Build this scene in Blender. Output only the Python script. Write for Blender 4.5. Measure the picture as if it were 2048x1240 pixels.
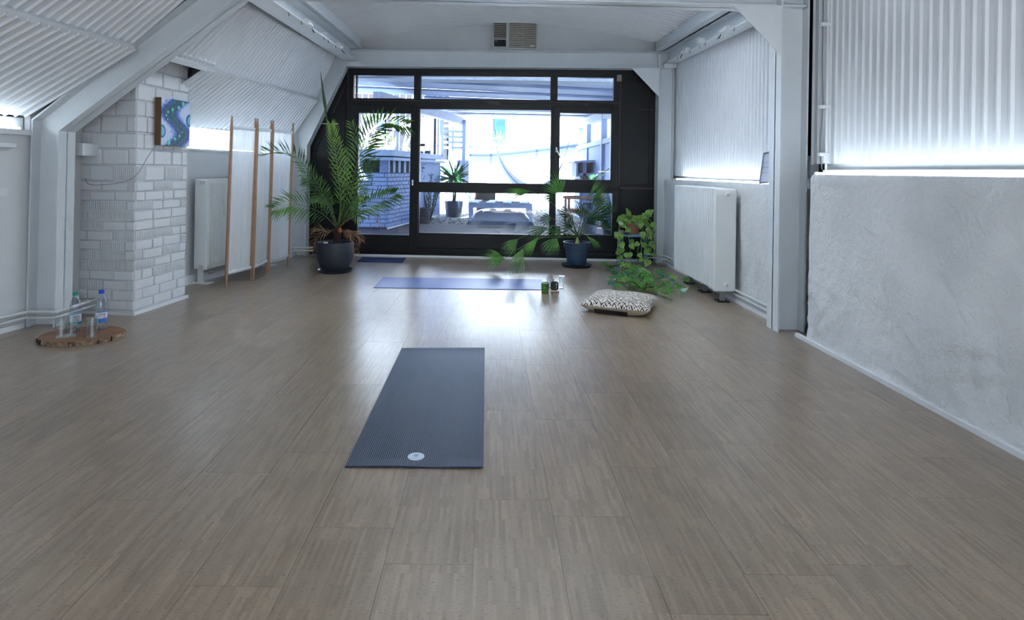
import bpy, math, random
from mathutils import Vector, Matrix, Quaternion

for _o in list(bpy.data.objects):
    bpy.data.objects.remove(_o)
SC = bpy.context.scene
C = SC.collection
V = Vector
RND = random.Random(11)
PI = math.pi

# ------------------------------------------------------------------ camera
H, FPX, CX, CY, ROLL = 1.33, 1200.0, 980.0, 341.0, 0.015
_cd = bpy.data.cameras.new('camera')
_cd.sensor_width = 36.0
_cd.sensor_fit = 'HORIZONTAL'
_cd.lens = FPX / 2048.0 * 36.0
_cd.shift_x = (1024.0 - CX) / 2048.0
_cd.shift_y = (CY - 620.0) / 2048.0
_cd.clip_start, _cd.clip_end = 0.05, 200.0
cam = bpy.data.objects.new('camera', _cd)
C.objects.link(cam)
cam.matrix_world = Matrix.Translation((0, 0, H)) @ Matrix.Rotation(PI / 2, 4, 'X') @ Matrix.Rotation(ROLL, 4, 'Z')
SC.camera = cam

# ------------------------------------------------------------------ world, sun, exposure
wd = bpy.data.worlds.new('sky')
SC.world = wd
wd.use_nodes = True
_bg = wd.node_tree.nodes['Background']
_bg.inputs[0].default_value = (0.68, 0.82, 1.0, 1)
_bg.inputs[1].default_value = 2.15
_sd = bpy.data.lights.new('sun', 'SUN')
_sd.energy = 36.0
_sd.angle = 0.03
_sd.color = (0.97, 0.98, 1.0)
sun = bpy.data.objects.new('sun', _sd)
C.objects.link(sun)
sun.location = (-6, -4, 14)
sun.rotation_euler = V((0.30, 0.62, -0.72)).to_track_quat('-Z', 'Y').to_euler()
vs = SC.view_settings
vs.view_transform = 'Standard'
vs.look = 'None'
vs.gamma = 1.0
vs.use_curve_mapping = False
vs.exposure = 1.65
ROPE_E = 9.0

# ------------------------------------------------------------------ measuring helpers
_c, _s = math.cos(ROLL), math.sin(ROLL)
def at(u, v, Y):
    """the point of the place at distance Y that a pixel of the photograph shows"""
    a = (u - CX) / FPX; b = (v - CY) / FPX
    return V(((_c * a + _s * b) * Y, Y, H + (_s * a - _c * b) * Y))
def ground(u, v, z=0.0):
    a = (u - CX) / FPX; b = (v - CY) / FPX
    Y = (z - H) / (_s * a - _c * b)
    return V(((_c * a + _s * b) * Y, Y, z))

# ------------------------------------------------------------------ materials
def lin(r, g, b):
    def f(x):
        x /= 255.0
        return x / 12.92 if x <= 0.04045 else ((x + 0.055) / 1.055) ** 2.4
    return (f(r), f(g), f(b), 1.0)

def newmat(name):
    m = bpy.data.materials.new(name)
    m.use_nodes = True
    nt = m.node_tree
    return m, nt, nt.nodes['Principled BSDF'], nt.nodes['Material Output']

def mat(name, col, rough=0.5, metal=0.0, var=None, bump=None, spec=0.5, col2=None, coat=0.0, sub=0.0):
    """plain procedural material: var=(noise scale, amount), bump=(scale, strength, distance)"""
    m, nt, p, out = newmat(name)
    p.inputs['Base Color'].default_value = col
    p.inputs['Roughness'].default_value = rough
    p.inputs['Metallic'].default_value = metal
    p.inputs['Specular IOR Level'].default_value = spec
    p.inputs['Coat Weight'].default_value = coat
    tc = nt.nodes.new('ShaderNodeTexCoord')
    if var:
        n = nt.nodes.new('ShaderNodeTexNoise')
        n.inputs['Scale'].default_value = var[0]
        n.inputs['Detail'].default_value = 5
        nt.links.new(tc.outputs['Object'], n.inputs['Vector'])
        r = nt.nodes.new('ShaderNodeMapRange')
        r.inputs['From Min'].default_value = 0.3
        r.inputs['From Max'].default_value = 0.7
        nt.links.new(n.outputs['Fac'], r.inputs['Value'])
        mx = nt.nodes.new('ShaderNodeMix'); mx.data_type = 'RGBA'
        c2 = col2 if col2 else tuple(list(x * (1 - var[1]) for x in col[:3]) + [1])
        mx.inputs['A'].default_value = col
        mx.inputs['B'].default_value = c2
        nt.links.new(r.outputs['Result'], mx.inputs['Factor'])
        nt.links.new(mx.outputs['Result'], p.inputs['Base Color'])
    if bump:
        n2 = nt.nodes.new('ShaderNodeTexNoise')
        n2.inputs['Scale'].default_value = bump[0]
        n2.inputs['Detail'].default_value = 6
        nt.links.new(tc.outputs['Object'], n2.inputs['Vector'])
        b = nt.nodes.new('ShaderNodeBump')
        b.inputs['Strength'].default_value = bump[1]
        b.inputs['Distance'].default_value = bump[2] if len(bump) > 2 else 0.01
        nt.links.new(n2.outputs['Fac'], b.inputs['Height'])
        nt.links.new(b.outputs['Normal'], p.inputs['Normal'])
    return m

def emit(name, col, strength):
    m, nt, p, out = newmat(name)
    p.inputs['Base Color'].default_value = col
    p.inputs['Emission Color'].default_value = col
    p.inputs['Emission Strength'].default_value = strength
    return m

def thin_glass(name, tint, rough=0.0, refl=1.0):
    m, nt, p, out = newmat(name)
    nt.nodes.remove(p)
    t = nt.nodes.new('ShaderNodeBsdfTransparent'); t.inputs[0].default_value = tint
    g = nt.nodes.new('ShaderNodeBsdfGlossy'); g.inputs['Roughness'].default_value = rough
    f = nt.nodes.new('ShaderNodeLayerWeight'); f.inputs['Blend'].default_value = 0.5
    pw = nt.nodes.new('ShaderNodeMath'); pw.operation = 'POWER'; pw.inputs[1].default_value = 4.0
    nt.links.new(f.outputs['Facing'], pw.inputs[0])
    mul = nt.nodes.new('ShaderNodeMath'); mul.operation = 'MULTIPLY_ADD'; mul.inputs[1].default_value = 0.75 * refl; mul.inputs[2].default_value = 0.05 * refl
    mul.use_clamp = True
    nt.links.new(pw.outputs[0], mul.inputs[0])
    x = nt.nodes.new('ShaderNodeMixShader')
    nt.links.new(mul.outputs[0], x.inputs[0])
    nt.links.new(t.outputs[0], x.inputs[1]); nt.links.new(g.outputs[0], x.inputs[2])
    nt.links.new(x.outputs[0], out.inputs['Surface'])
    return m

def leafmat(name, c1, c2, scale=6.0, trans=0.35, rough=0.35, lo=0.35, hi=0.65, streak=None):
    m, nt, p, out = newmat(name)
    tc = nt.nodes.new('ShaderNodeTexCoord')
    oi = nt.nodes.new('ShaderNodeObjectInfo')
    n = nt.nodes.new('ShaderNodeTexNoise'); n.noise_dimensions = '4D'
    n.inputs['Scale'].default_value = scale
    n.inputs['Detail'].default_value = 3
    if streak:
        mp = nt.nodes.new('ShaderNodeMapping'); mp.inputs['Scale'].default_value = streak
        nt.links.new(tc.outputs['Object'], mp.inputs['Vector']); nt.links.new(mp.outputs[0], n.inputs['Vector'])
    else:
        nt.links.new(tc.outputs['Object'], n.inputs['Vector'])
    mw = nt.nodes.new('ShaderNodeMath'); mw.operation = 'MULTIPLY'; mw.inputs[1].default_value = 40
    nt.links.new(oi.outputs['Random'], mw.inputs[0]); nt.links.new(mw.outputs[0], n.inputs['W'])
    r = nt.nodes.new('ShaderNodeMapRange'); r.inputs['From Min'].default_value = lo; r.inputs['From Max'].default_value = hi
    nt.links.new(n.outputs['Fac'], r.inputs['Value'])
    mx = nt.nodes.new('ShaderNodeMix'); mx.data_type = 'RGBA'
    mx.inputs['A'].default_value = c1; mx.inputs['B'].default_value = c2
    nt.links.new(r.outputs['Result'], mx.inputs['Factor'])
    nt.links.new(mx.outputs['Result'], p.inputs['Base Color'])
    p.inputs['Roughness'].default_value = rough
    tr = nt.nodes.new('ShaderNodeBsdfTranslucent')
    nt.links.new(mx.outputs['Result'], tr.inputs['Color'])
    ms = nt.nodes.new('ShaderNodeMixShader'); ms.inputs[0].default_value = trans
    nt.links.new(p.outputs[0], ms.inputs[1]); nt.links.new(tr.outputs[0], ms.inputs[2])
    nt.links.new(ms.outputs[0], out.inputs['Surface'])
    return m

def floor_mat(name, c1, c2, c3, rough):
    m, nt, p, out = newmat(name)
    N = nt.nodes.new; L = nt.links.new
    tc = N('ShaderNodeTexCoord'); oi = N('ShaderNodeObjectInfo')
    off = N('ShaderNodeMath'); off.operation = 'MULTIPLY'; off.inputs[1].default_value = 53.0
    L(oi.outputs['Random'], off.inputs[0])
    add = N('ShaderNodeVectorMath'); add.operation = 'ADD'
    L(tc.outputs['Object'], add.inputs[0])
    cmb = N('ShaderNodeCombineXYZ'); L(off.outputs[0], cmb.inputs[0]); L(off.outputs[0], cmb.inputs[1])
    L(cmb.outputs[0], add.inputs[1])
    sep = N('ShaderNodeSeparateXYZ'); L(add.outputs[0], sep.inputs[0])
    sw = N('ShaderNodeCombineXYZ'); L(sep.outputs['Y'], sw.inputs[0]); L(sep.outputs['X'], sw.inputs[1])
    def brick(w, h, o):
        b = N('ShaderNodeTexBrick'); b.offset = o; b.offset_frequency = 2; b.squash = 1.0
        b.inputs['Color1'].default_value = (0, 0, 0, 1); b.inputs['Color2'].default_value = (1, 1, 1, 1)
        b.inputs['Mortar'].default_value = (0.5, 0.5, 0.5, 1)
        b.inputs['Scale'].default_value = 1.0; b.inputs['Mortar Size'].default_value = 0.0
        b.inputs['Brick Width'].default_value = w; b.inputs['Row Height'].default_value = h
        L(sw.outputs[0], b.inputs['Vector'])
        return b
    b1 = brick(0.17, 0.0125, 0.37); b2 = brick(0.06, 0.0062, 0.61)
    mp = N('ShaderNodeMapping'); mp.inputs['Scale'].default_value = (1, 3.0, 1)
    L(add.outputs[0], mp.inputs['Vector'])
    nz = N('ShaderNodeTexNoise'); nz.inputs['Scale'].default_value = 62; nz.inputs['Detail'].default_value = 4
    L(mp.outputs[0], nz.inputs['Vector'])
    nl = N('ShaderNodeTexNoise'); nl.inputs['Scale'].default_value = 5; nl.inputs['Detail'].default_value = 4
    L(add.outputs[0], nl.inputs['Vector'])
    def mix(f, a, b, t='MIX'):
        x = N('ShaderNodeMix'); x.data_type = 'RGBA'; x.blend_type = t
        for s, k in ((f, 'Factor'), (a, 'A'), (b, 'B')):
            if hasattr(s, 'node'): L(s, x.inputs[k])
            else: x.inputs[k].default_value = s
        return x.outputs['Result']
    col = mix(b1.outputs['Color'], c1, c2)
    f2 = N('ShaderNodeMath'); f2.operation = 'MULTIPLY'; f2.inputs[1].default_value = 0.6
    L(b2.outputs['Color'], f2.inputs[0])
    col = mix(f2.outputs[0], col, c3)
    sp = N('ShaderNodeMapRange'); sp.inputs['From Min'].default_value = 0.58; sp.inputs['From Max'].default_value = 0.70
    sp.inputs['To Max'].default_value = 0.7
    L(nz.outputs['Fac'], sp.inputs['Value'])
    col = mix(sp.outputs['Result'], col, (0.075, 0.062, 0.055, 1))
    lg = N('ShaderNodeMapRange'); lg.inputs['From Min'].default_value = 0.35; lg.inputs['From Max'].default_value = 0.7
    lg.inputs['To Min'].default_value = 1.06; lg.inputs['To Max'].default_value = 0.90
    L(nl.outputs['Fac'], lg.inputs['Value'])
    col = mix(1.0, col, lg.outputs['Result'], 'MULTIPLY')
    tv = N('ShaderNodeMapRange'); tv.inputs['To Min'].default_value = 0.90; tv.inputs['To Max'].default_value = 1.08
    L(oi.outputs['Random'], tv.inputs['Value'])
    col = mix(1.0, col, tv.outputs['Result'], 'MULTIPLY')
    L(col, p.inputs['Base Color'])
    rr = N('ShaderNodeMapRange'); rr.inputs['To Min'].default_value = rough - 0.05; rr.inputs['To Max'].default_value = rough + 0.10
    L(nl.outputs['Fac'], rr.inputs['Value']); p.inputs['Roughness'].default_value = rough
    bp = N('ShaderNodeBump'); bp.inputs['Strength'].default_value = 0.04; bp.inputs['Distance'].default_value = 0.002
    L(nz.outputs['Fac'], bp.inputs['Height']); L(bp.outputs['Normal'], p.inputs['Normal'])
    p.inputs['Specular IOR Level'].default_value = 0.6
    p.inputs['Coat Weight'].default_value = 0.30
    p.inputs['Coat Roughness'].default_value = 0.30
    return m

def plaster_mat(name):
    m, nt, p, out = newmat(name)
    N = nt.nodes.new; L = nt.links.new
    tc = N('ShaderNodeTexCoord')
    n1 = N('ShaderNodeTexNoise'); n1.inputs['Scale'].default_value = 3.5; n1.inputs['Detail'].default_value = 8; n1.inputs['Roughness'].default_value = 0.6
    n2 = N('ShaderNodeTexNoise'); n2.inputs['Scale'].default_value = 30; n2.inputs['Detail'].default_value = 5
    n3 = N('ShaderNodeTexNoise'); n3.inputs['Scale'].default_value = 1.7; n3.inputs['Detail'].default_value = 6
    for n in (n1, n2, n3): L(tc.outputs['Object'], n.inputs['Vector'])
    a = N('ShaderNodeMath'); a.operation = 'MULTIPLY_ADD'; a.inputs[1].default_value = 0.10
    L(n2.outputs['Fac'], a.inputs[0]); L(n1.outputs['Fac'], a.inputs[2])
    b = N('ShaderNodeBump'); b.inputs['Strength'].default_value = 1.0; b.inputs['Distance'].default_value = 0.05
    L(a.outputs[0], b.inputs['Height']); L(b.outputs['Normal'], p.inputs['Normal'])
    r = N('ShaderNodeMapRange'); r.inputs['From Min'].default_value = 0.35; r.inputs['From Max'].default_value = 0.75
    L(n3.outputs['Fac'], r.inputs['Value'])
    mx = N('ShaderNodeMix'); mx.data_type = 'RGBA'
    mx.inputs['A'].default_value = lin(226, 229, 231); mx.inputs['B'].default_value = lin(205, 208, 210)
    L(r.outputs['Result'], mx.inputs['Factor']); L(mx.outputs['Result'], p.inputs['Base Color'])
    p.inputs['Roughness'].default_value = 0.6
    return m

M = {}
M['white_paint'] = mat('white_paint', lin(224, 228, 231), 0.42, var=(3, 0.06), bump=(60, 0.08))
M['sheet'] = mat('white_sheet_metal', lin(226, 230, 234), 0.45, var=(2.2, 0.05), bump=(25, 0.05))
M['steel'] = mat('painted_steel', lin(214, 220, 224), 0.38, var=(4, 0.07), bump=(45, 0.12))
M['steel_clean'] = mat('clean_painted_steel', lin(222, 227, 231), 0.35, var=(6, 0.05))
M['plaster'] = plaster_mat('rough_plaster')
M['flat_plaster'] = mat('flat_plaster', lin(214, 217, 219), 0.6, var=(1.5, 0.06), bump=(35, 0.15))
M['brick_white'] = mat('white_painted_brick', lin(226, 229, 232), 0.5, var=(9, 0.08), bump=(55, 0.5, 0.006))
M['mortar_white'] = mat('white_painted_mortar', lin(214, 218, 221), 0.6, var=(9, 0.08), bump=(70, 0.7, 0.008))
M['floor'] = floor_mat('cork_strip_floor', lin(158, 141, 122), lin(128, 112, 96), lin(143, 129, 113), 0.28)
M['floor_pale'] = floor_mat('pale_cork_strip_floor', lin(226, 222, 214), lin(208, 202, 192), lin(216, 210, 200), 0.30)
M['black_wood'] = mat('black_painted_wood', lin(11, 11, 13), 0.42, var=(5, 0.3), bump=(30, 0.1), spec=0.35)
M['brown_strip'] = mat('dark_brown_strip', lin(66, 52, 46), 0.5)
M['pane'] = thin_glass('window_glass', (0.74, 0.81, 0.90, 1))
M['clear_glass'] = thin_glass('drinking_glass', (0.95, 0.97, 0.975, 1), refl=2.0)
M['bottle_plastic'] = thin_glass('clear_bottle_plastic', (0.86, 0.91, 0.97, 1), refl=1.9)
M['rope_glow'] = emit('rope_light_glow', (0.82, 0.92, 1.0, 1), ROPE_E)
def frosted(name, k=1.0):
    m, nt, p, out = newmat(name)
    t = nt.nodes.new('ShaderNodeBsdfTranslucent'); t.inputs[0].default_value = (0.92 * k, 0.95 * k, 0.97 * k, 1)
    x = nt.nodes.new('ShaderNodeMixShader'); x.inputs[0].default_value = 0.85
    p.inputs['Base Color'].default_value = (0.8, 0.85, 0.9, 1); p.inputs['Roughness'].default_value = 0.3
    nt.links.new(p.outputs[0], x.inputs[1]); nt.links.new(t.outputs[0], x.inputs[2]); nt.links.new(x.outputs[0], out.inputs['Surface'])
    return m
M['frosted'] = frosted('frosted_glass')
M['frosted_mid'] = frosted('half_dimmed_frosted_glass', 0.66)  # pane tint lowered to dim the added far roof light
M['frosted_dim'] = frosted('dimmed_frosted_glass', 0.5)  # darker tint, holds back light from the added near roof light
M['chrome'] = mat('chrome', (0.7, 0.7, 0.7, 1), 0.2, 1.0)
M['rad'] = mat('radiator_enamel', lin(228, 231, 230), 0.3, var=(5, 0.05))
M['pale_wood'] = mat('pale_beech', lin(172, 134, 106), 0.45, var=(12, 0.2))
M['mat_blue'] = mat('navy_mat_rubber', lin(44, 62, 92), 0.42, var=(6, 0.18), bump=(220, 0.25, 0.003))
M['black_plastic'] = mat('black_plastic', lin(18, 18, 20), 0.5, bump=(200, 0.2, 0.002))
M['soil'] = mat('potting_soil', lin(42, 32, 26), 0.9, var=(40, 0.5), bump=(60, 0.9, 0.02))

# ------------------------------------------------------------------ mesh building
WM = {}
class MB:
    def __init__(self):
        self.v = []; self.f = []; self.m = []
    def add(self, vs_, fs, m=0):
        n = len(self.v)
        self.v += [V(p) for p in vs_]
        for q in fs:
            self.f.append(tuple(i + n for i in q)); self.m.append(m)
        return self
    def box(self, x0, y0, z0, x1, y1, z1, m=0):
        p = [(x0, y0, z0), (x1, y0, z0), (x1, y1, z0), (x0, y1, z0), (x0, y0, z1), (x1, y0, z1), (x1, y1, z1), (x0, y1, z1)]
        return self.add(p, [(0, 3, 2, 1), (4, 5, 6, 7), (0, 1, 5, 4), (1, 2, 6, 5), (2, 3, 7, 6), (3, 0, 4, 7)], m)
    def hexa(self, a, b, m=0):
        """a, b: two quads of points joined to a solid"""
        return self.add(list(a) + list(b), [(3, 2, 1, 0), (4, 5, 6, 7), (0, 1, 5, 4), (1, 2, 6, 5), (2, 3, 7, 6), (3, 0, 4, 7)], m)
    def prism(self, pts, d, m=0):
        n = len(pts); d = V(d)
        q = [V(p) for p in pts]
        fs = [tuple(range(n)), tuple(range(2 * n - 1, n - 1, -1))]
        for i in range(n):
            j = (i + 1) % n
            fs.append((j, i, i + n, j + n))
        return self.add(q + [p + d for p in q], fs, m)
    def bar(self, a, b, w, h, up=(0, 0, 1), m=0):
        a = V(a); b = V(b); t = (b - a).normalized(); u = V(up)
        s = t.cross(u)
        if s.length < 1e-4: s = t.cross(V((1, 0, 0)))
        s.normalize(); u = s.cross(t).normalized()
        def ring(c): return [c - s * w / 2 - u * h / 2, c + s * w / 2 - u * h / 2, c + s * w / 2 + u * h / 2, c - s * w / 2 + u * h / 2]
        return self.hexa(ring(a), ring(b), m)
    def tube(self, path, r, n=8, m=0, caps=True):
        path = [V(p) for p in path]; k = len(path)
        rs = r if isinstance(r, (list, tuple)) else [r] * k
        t0 = (path[1] - path[0]).normalized()
        s = t0.cross(V((0, 0, 1)))
        if s.length < 1e-3: s = t0.cross(V((1, 0, 0)))
        s.normalize(); base = len(self.v); vv = []
        for i in range(k):
            t = (path[min(i + 1, k - 1)] - path[max(i - 1, 0)]).normalized()
            s = (s - t * s.dot(t))
            if s.length < 1e-5: s = t.orthogonal()
            s.normalize(); u = t.cross(s)
            for j in range(n):
                a = 2 * PI * j / n
                vv.append(path[i] + (s * math.cos(a) + u * math.sin(a)) * rs[i])
        fs = []
        for i in range(k - 1):
            for j in range(n):
                j2 = (j + 1) % n
                fs.append((i * n + j, i * n + j2, (i + 1) * n + j2, (i + 1) * n + j))
        if caps:
            fs.append(tuple(range(n - 1, -1, -1))); fs.append(tuple((k - 1) * n + j for j in range(n)))
        return self.add(vv, fs, m)
    def lathe(self, prof, n=24, c=(0, 0, 0), m=0, cap0=False, cap1=False, sx=1.0, sy=1.0):
        c = V(c); vv = []
        for r, z in prof:
            for j in range(n):
                a = 2 * PI * j / n
                vv.append(c + V((r * math.cos(a) * sx, r * math.sin(a) * sy, z)))
        fs = []
        for i in range(len(prof) - 1):
            for j in range(n):
                j2 = (j + 1) % n
                fs.append((i * n + j, i * n + j2, (i + 1) * n + j2, (i + 1) * n + j))
        if cap0: fs.append(tuple(range(n - 1, -1, -1)))
        if cap1: fs.append(tuple((len(prof) - 1) * n + j for j in range(n)))
        return self.add(vv, fs, m)
    def grid(self, fn, nu, nv, m=0):
        vv = [V(fn(i / nu, j / nv)) for j in range(nv + 1) for i in range(nu + 1)]
        fs = [(j * (nu + 1) + i, j * (nu + 1) + i + 1, (j + 1) * (nu + 1) + i + 1, (j + 1) * (nu + 1) + i) for j in range(nv) for i in range(nu)]
        return self.add(vv, fs, m)
    def mesh(self, name, mats, smooth=False, M0=None):
        me = bpy.data.meshes.new(name)
        vv = [M0 @ p for p in self.v] if M0 is not None else self.v
        me.from_pydata([tuple(p) for p in vv], [], self.f)
        for mm in (mats if isinstance(mats, (list, tuple)) else [mats]):
            me.materials.append(M[mm] if isinstance(mm, str) else mm)
        if any(self.m):
            me.polygons.foreach_set('material_index', self.m)
        if smooth:
            me.polygons.foreach_set('use_smooth', [True] * len(me.polygons))
            me.set_sharp_from_angle(angle=math.radians(38))
        me.update()
        return me
    def build(self, name, mats, parent=None, smooth=False, bevel=0.0, local=False, solid=0.0):
        M0 = None
        if parent is not None and not local:
            M0 = WM[parent.name].inverted()
        me = self.mesh(name, mats, smooth, M0)
        o = bpy.data.objects.new(name, me); C.objects.link(o)
        if parent is not None:
            o.parent = parent; WM[o.name] = WM[parent.name]
        else:
            WM[o.name] = Matrix.Identity(4)
        if solid:
            s = o.modifiers.new('thickness', 'SOLIDIFY'); s.thickness = solid; s.offset = 0
        if bevel:
            b = o.modifiers.new('bevel', 'BEVEL'); b.width = bevel; b.segments = 2; b.limit_method = 'ANGLE'; b.angle_limit = math.radians(40)
        return o

def tag(o, label=None, cat=None, group=None, kind=None):
    if label: o['label'] = label
    if cat: o['category'] = cat
    if group: o['group'] = group
    if kind: o['kind'] = kind
    return o
def thing(name, loc=(0, 0, 0), rz=0.0, label=None, cat=None, group=None, kind=None):
    o = bpy.data.objects.new(name, None); C.objects.link(o)
    o.empty_display_size = 0.1
    o.location = loc; o.rotation_euler = (0, 0, rz)
    WM[o.name] = Matrix.Translation(V(loc)) @ Matrix.Rotation(rz, 4, 'Z')
    return tag(o, label, cat, group, kind)
def place(name, me, parent, mtx):
    """a piece: an object that shares its mesh with its look-alikes; mtx is in the parent's space"""
    o = bpy.data.objects.new(name, me); C.objects.link(o)
    o.parent = parent; o.matrix_basis = mtx
    return o
def struct(mb, name, mats, parent=None, label=None, cat=None, **k):
    o = mb.build(name, mats, parent, **k)
    if parent is None: tag(o, label, cat, None, 'structure')
    return o
def lerp(a, b, t): return a + (b - a) * t
def curve_pts(P, n):
    """smooth curve through control points (Catmull-Rom)"""
    P = [V(p) for p in P]; out = []
    k = len(P) - 1
    for i in range(n + 1):
        x = i / n * k; s = min(int(x), k - 1); t = x - s
        p0 = P[max(s - 1, 0)]; p1 = P[s]; p2 = P[s + 1]; p3 = P[min(s + 2, k)]
        out.append(0.5 * ((2 * p1) + (p2 - p0) * t + (2 * p0 - 5 * p1 + 4 * p2 - p3) * t * t + (3 * p1 - p0 - 3 * p2 + p3) * t ** 3))
    return out

# ================================================================== THE SHELL
def XL(y): return -3.76 + 0.2 * (y - 4.9)          # long wall under the sloping roof, not parallel to the other one
def ZE(y): return 1.70 + 0.03 * (y - 4.9)          # eave
def XP(y): return -2.92 + 0.072 * (y - 4.87)       # purlin
def ZP(y): return 2.31 + 0.015 * (y - 4.87)
def ZT(y): return 2.83 + 0.05 * (y - 4.9)          # upper edge of the sloping roof
XT = -2.36
Y0, Y1 = -2.6, 9.12

# floor
fb = MB(); fb.prism([(-5.6, Y0, -0.07), (2.9, Y0, -0.07), (2.9, 9.3, -0.07), (-3.0, 9.3, -0.07)], (0, 0, 0.066))
floor = struct(fb, 'floor', 'floor', None, 'grey-brown cork strip floor with a satin sheen', 'floor')
tm = MB().box(-0.1494, -0.4494, -0.008, 0.1494, 0.4494, 0.0).mesh('floor_tile', 'floor')
tp = MB().box(-0.1494, -0.4494, -0.008, 0.1494, 0.4494, 0.0).mesh('floor_tile_pale', 'floor_pale')
rt = random.Random(5)
for k in range(-15, 8):
    xa = 0.263 + 0.3 * k; xc = xa + 0.15
    y = 0.9 + rt.random() * 0.9 - 0.9
    if k == -1: y = 5.575 - 0.45 - 0.9 * 5
    while y < 9.10:
        yc = y + 0.45
        if xc + 0.15 > XL(min(yc + 0.45, 9)) and yc + 0.45 > 0.95:
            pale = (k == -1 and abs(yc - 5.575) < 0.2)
            sy = 1.0
            if y + 0.9 > 9.12:
                sy = (9.12 - y) / 0.9; yc = (y + 9.12) / 2
            if sy > 0.08:
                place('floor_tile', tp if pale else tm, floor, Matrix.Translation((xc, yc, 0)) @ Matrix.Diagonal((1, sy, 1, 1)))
        y += 0.9

# long wall under the roof
wl = MB()
wl.prism([(XL(Y0), Y0, 0), (XL(4.95), 4.95, 0), (XL(4.95) - 0.25, 4.95, 0), (XL(Y0) - 0.25, Y0, 0)], (0, 0, 1.56))
wl.prism([(XL(4.95), 4.95, 0), (XL(9.3), 9.3, 0), (XL(9.3) - 0.25, 9.3, 0), (XL(4.95) - 0.25, 4.95, 0)], (0, 0, 1.51))
wl.prism([(XL(4.9), 4.9, 1.5), (XL(6.05), 6.05, 1.5), (XL(6.05) - 0.25, 6.05, 1.5), (XL(4.9) - 0.25, 4.9, 1.5)], (0, 0, 0.30))
wl.prism([(XL(Y0) - 0.2, Y0, 1.5), (XL(4.95) - 0.2, 4.95, 1.5), (XL(4.95) - 0.25, 4.95, 1.5), (XL(Y0) - 0.25, Y0, 1.5)], (0, 0, 0.4))
wl.prism([(XL(8.98), 8.98, 1.5), (XL(9.3), 9.3, 1.5), (XL(9.3) - 0.25, 9.3, 1.5), (XL(8.98) - 0.25, 8.98, 1.5)], (0, 0, 0.4))
wall_left = struct(wl, 'wall_left', 'flat_plaster', None, 'smooth white wall under the sloping corrugated roof', 'wall')
def along(x_off0, x_off1, y0, y1, z0, z1, mb):
    mb.prism([(XL(y0) + x_off0, y0, z0), (XL(y0) + x_off1, y0, z0), (XL(y1) + x_off1, y1, z0), (XL(y1) + x_off0, y1, z0)], (0, 0, z1 - z0))
    return mb
along(-0.28, 0.03, 6.05, 9.1, 1.51, 1.53, MB()).build('sill', 'white_paint', wall_left)
along(-0.2, 0.05, Y0, 4.86, 1.56, 1.60, MB()).build('sill', 'white_paint', wall_left)
along(0.0, 0.055, Y0, 4.74, 1.452, 1.49, MB()).build('cable_ledge', 'white_paint', wall_left, bevel=0.006)
along(-0.07, -0.04, Y0, 4.88, 1.60, 1.70, MB()).build('eave_strip', 'white_paint', wall_left)
# strip of window below the eave
ws = thing('window_1', (XL(7.5), 7.5, 1.53), 0, 'low strip window glowing under the sloping roof', 'window', kind='structure')
for z0, z1 in ((1.53, 1.552), (1.628, 1.645), (1.73, 1.76)):
    along(-0.22, -0.18, 6.05, 9.0, z0, z1, MB()).build('window_frame', 'white_paint', ws)
along(-0.205, -0.20, 6.05, 9.0, 1.552, 1.628, MB()).build('pane', 'frosted', ws)
along(-0.205, -0.20, 6.05, 9.0, 1.645, 1.73, MB()).build('pane', 'frosted', ws)
struct(along(0.0, 0.018, Y0, 4.86, 0.0, 0.045, MB()), 'baseboard_left', 'white_paint', None, 'low white skirting strip below the switch plate wall', 'baseboard')
struct(along(0.0, 0.05, 6.0, 8.9, 0.0, 0.10, MB()), 'baseboard_left', 'white_paint', None, 'white skirting board behind the radiator and the folding screen', 'baseboard')

# corrugated sheets
PITCH, RIB = 0.085, 0.02
PROF = [(0.0, 0.0), (0.40, -0.14), (0.80, 0.0), (0.84, 0.9), (0.92, 0.9), (0.96, 0.0)]
def sheet(name, A, B, y0, y1, mats, label, inward, parent=None, solid=0.004):
    """ruled sheet between the lines A(y) and B(y) in the x-z plane, ribs running from A to B"""
    mb = MB(); ys = []
    n = int(round((y1 - y0) / PITCH))
    for i in range(n):
        for t, hgt in PROF: ys.append((y0 + (i + t) * PITCH, hgt))
    ys.append((y1, 0.0))
    for y, hgt in ys:
        a = A(y); b = B(y)
        d = V((b[0] - a[0], b[1] - a[1])).normalized(); nn = V((-d.y, d.x))
        if nn.dot(V(inward)) < 0: nn = -nn
        o = nn * hgt * RIB
        mb.v += [V((a[0] + o.x, y, a[1] + o.y)), V((b[0] + o.x, y, b[1] + o.y))]
    for i in range(len(ys) - 1):
        mb.f.append((2 * i, 2 * i + 1, 2 * i + 3, 2 * i + 2)); mb.m.append(0)
    return struct(mb, name, mats, parent, label, 'roof' if 'roof' in name else 'wall', solid=solid)
IN = (1.0, -0.7)
def off(fx, fz, k): return lambda y: (fx(y) + k[0], fz(y) + k[1])
for (a, b, what) in ((Y0, 4.86, 'beside the camera'), (5.02, 9.0, 'towards the glazed wall')):
    sheet('roof_sheet', off(XP, ZP, (-0.03, 0.0)), lambda y: (XT, ZT(y)), a, b, 'sheet',
          'upper white corrugated roof sheet ' + what, IN)
def E_low(y): return (XL(y) - 0.02 + (0.02 if y > 6 else 0), ZE(y) + 0.02)
def P_low(y): return (XP(y) + 0.02, ZP(y) - 0.03)
sheet('roof_sheet', E_low, P_low, Y0, 4.86, 'sheet', 'lower white corrugated roof sheet above the switch plate', IN)
sheet('roof_sheet', E_low, P_low, 5.90, 9.0, 'sheet', 'lower white corrugated roof sheet above the strip window', IN)
sheet('roof_sheet', E_low, P_low, 5.02, 5.40, 'sheet', 'short white corrugated roof sheet between steel frame and brick chimney', IN)
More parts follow.
